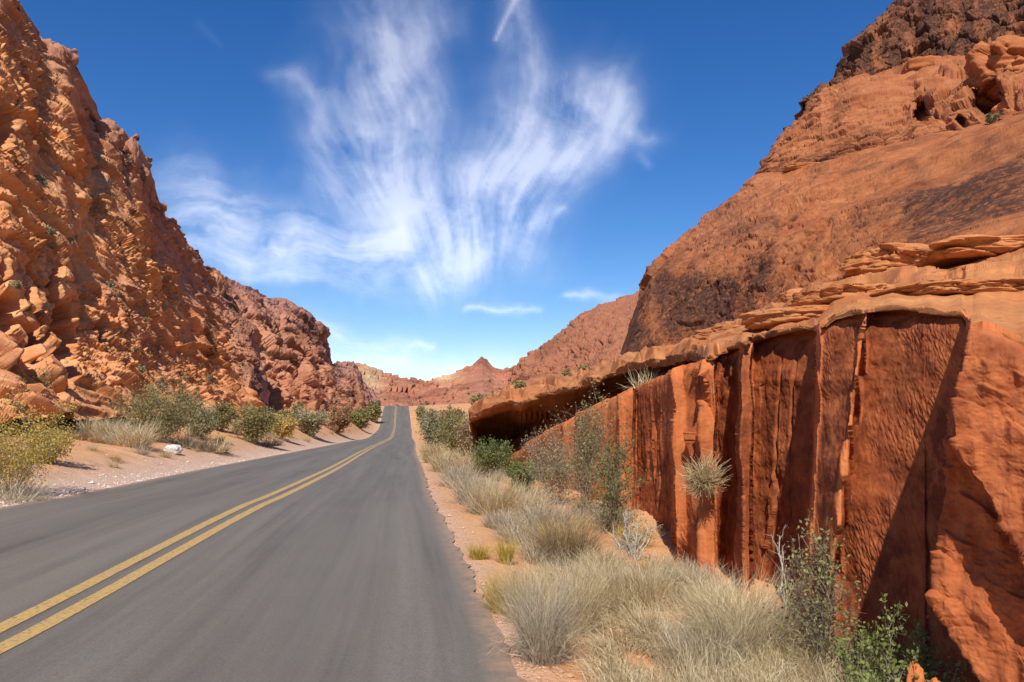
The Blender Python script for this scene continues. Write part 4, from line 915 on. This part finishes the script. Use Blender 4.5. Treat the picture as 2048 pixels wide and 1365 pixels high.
# scattered gravel by the road edge
def gravel():
    r = np.random.default_rng(5); n = 5200
    D = np.exp(r.uniform(np.log(6.), np.log(48), n)); off = np.abs(r.exponential(.75, n)); x = xl(D)-off-.02
    D2 = np.exp(r.uniform(np.log(3.5), np.log(26), 1500)); off2 = np.abs(r.exponential(.16, 1500)); x2 = xr(D2)+off2+.02
    D = np.concatenate([D, D2]); x = np.concatenate([x, x2]); n = len(D)
    s = np.exp(r.normal(-4.25, .55, n)); s[-1500:] *= .6; z = gz(x, D)
    O = np.array([[1, 0, 0], [-1, 0, 0], [0, 1, 0], [0, -1, 0], [0, 0, 1], [0, 0, -1.]])
    V = (O[None]*s[:, None, None]*r.uniform(.6, 1.3, (n, 6, 1)))*np.array([1, 1, .65]); a = r.uniform(0, 6.28, n); c, q = np.cos(a)[:, None], np.sin(a)[:, None]
    V = np.stack([V[..., 0]*c-V[..., 1]*q, V[..., 0]*q+V[..., 1]*c, V[..., 2]], -1)+np.stack([x, D, z+s*.25], -1)[:, None]
    tri = np.array([[0, 2, 4], [2, 1, 4], [1, 3, 4], [3, 0, 4], [2, 0, 5], [1, 2, 5], [3, 1, 5], [0, 3, 5]])
    Fq = (np.arange(n)*6)[:, None, None]+tri[None]
    o = mesh_from('gravel', V.reshape(-1, 3), Fq.reshape(-1, 3), leaf_mat('gravel_stone', (.50, .30, .20), (.74, .66, .58), 0), False, None, {'v': np.repeat(np.concatenate([r.random(n-1500), r.random(1500)*.2]), 6)}); tag(o, 'pale gravel scattered along the road edges', kind='stuff')
gravel()
# small scrub dotted over the rocks: one shrub of each kind, copied
def scatter(grid, n, cond, size, label, group, mat, seed, nm='scrub_plant'):
    r = np.random.default_rng(seed); P, PXg, PYg = GRIDS[grid]
    st, lf = shrub_parts(1., .75, r, stems=12, sub=5, nleaf=420, lsize=.09, thick=.012, up=.45, twiggy=.3, clump=.09)
    src = None; done = 0; tries = 0
    while done < n and tries < 4000:
        tries += 1; i = r.integers(0, P.shape[0]-1); j = r.integers(0, P.shape[1]-1); p = P[i, j]
        if not cond(p, PXg[i, j]): continue
        if src is None:
            e = bpy.data.objects.new(nm, None); C.objects.link(e)
            a = mesh_from('stems', st[0], st[1], MG['bark'], True, e, {'v': st[2]}); b = mesh_from('foliage', lf[0], lf[1], MG[mat], False, e, {'v': lf[2]}); src = (e, a, b); tag(e, label, 'shrub', group)
        else:
            e = src[0].copy(); C.objects.link(e)
            for q in src[1:]:
                q2 = q.copy(); q2.parent = e; C.objects.link(q2)
        s = size*r.uniform(.6, 1.3); e.location = p-np.array([0, 0, .05]); e.scale = (s, s, s*r.uniform(.8, 1.1)); e.rotation_euler = (0, 0, r.uniform(0, 6.28)); done += 1
scatter('cliff_left', 46, lambda p, x: 0 < x < 505 and 2.5 < p[2] < 19, 0.55, 'small grey green scrub plant growing on the left cliff face', 'scrub dotted over the left cliff', 'greygreen', 11)
scatter('mountain_left', 22, lambda p, x: 445 < x < 745 and 2.5 < p[2] < 20, 1.2, 'small dull green scrub plant on the far left mountain', 'scrub dotted over the far left mountain', 'greygreen', 12)
scatter('slickrock_terrace', 26, lambda p, x: x < 1180 and p[1] > 36 and p[1] < 140, 0.8, 'small olive scrub plant on the rocky slope behind the ledge', 'scrub on the rocky slope behind the ledge', 'olive', 13)
scatter('hill_far_middle', 22, lambda p, x: p[2] < 12 and p[1] < 330, 1.9, 'tiny dark scrub plant at the foot of the pointed hill', 'scrub below the pointed hill', 'olive', 14)
scatter('hill_far_left', 18, lambda p, x: p[2] < 12 and p[1] < 380, 1.9, 'tiny dark scrub plant on the far hill where the road ends', 'scrub on the far hill left of centre', 'olive', 15)
for px, py, D, w, h, mt, lb in ((1590, 633, 16, 30, 16, 'yellowgreen', 'tiny yellow green plant in a crack above the wall'), (1768, 330, 61, 50, 18, 'olive', 'low olive plant in the groove across the dome'), (1985, 246, 50, 40, 20, 'greygreen', 'grey green plant below the rounded rock at upper right'), (1842, 548, 19, 60, 24, 'greygreen', 'grey leafless plant under the thick slab')):
    shrub(px, py, w, h, mt, lb, pos=U(px, py, D), stems=10, dens=.5, cat='plant', name='crevice_plant')
print('rocks', round(time.time()-T0, 1))
# ------------------------------------------------------------------ sun, sky, camera
SUN = np.array([-.075, -.69, .72]); SUN /= np.linalg.norm(SUN)
sc = bpy.context.scene
w = bpy.data.worlds.new('World'); sc.world = w; w.use_nodes = True; nt = w.node_tree; t = NT(nt)
bg = nt.nodes['Background']; sky = t.n('ShaderNodeTexSky', sky_type='NISHITA', sun_disc=False)
sky.sun_elevation = math.asin(SUN[2]); sky.sun_rotation = math.atan2(SUN[0], SUN[1]); sky.altitude = 600; sky.air_density = 1.0; sky.dust_density = .1; sky.ozone_density = 4
hs = t.n('ShaderNodeHueSaturation'); hs.inputs['Saturation'].default_value = 1.30; hs.inputs['Hue'].default_value = .510; hs.inputs['Value'].default_value = 1.02; t.l(sky.outputs[0], hs.inputs['Color']); t.l(hs.outputs[0], bg.inputs[0]); bg.inputs[1].default_value = .1
from mathutils import Vector
sl = bpy.data.lights.new('sun', 'SUN'); sl.energy = 4.2; sl.angle = math.radians(.5); sl.color = (1, .95, .86)
so = bpy.data.objects.new('sun', sl); C.objects.link(so); so.rotation_euler = Vector(SUN).to_track_quat('Z', 'Y').to_euler()
cam = bpy.data.cameras.new('camera'); cam.lens = 36*F/2048; cam.sensor_width = 36; cam.clip_end = 30000; cam.clip_start = .05
co = bpy.data.objects.new('camera', cam); C.objects.link(co); co.location = (0, 0, CAMZ); co.rotation_euler = (math.pi/2+TH, 0, 0); sc.camera = co
sc.view_settings.view_transform = 'Standard'; sc.view_settings.look = 'None'; sc.view_settings.exposure = .30; sc.view_settings.gamma = 1
sc.cycles.max_bounces = 6; sc.cycles.transparent_max_bounces = 16
print('script', round(time.time()-T0, 1))
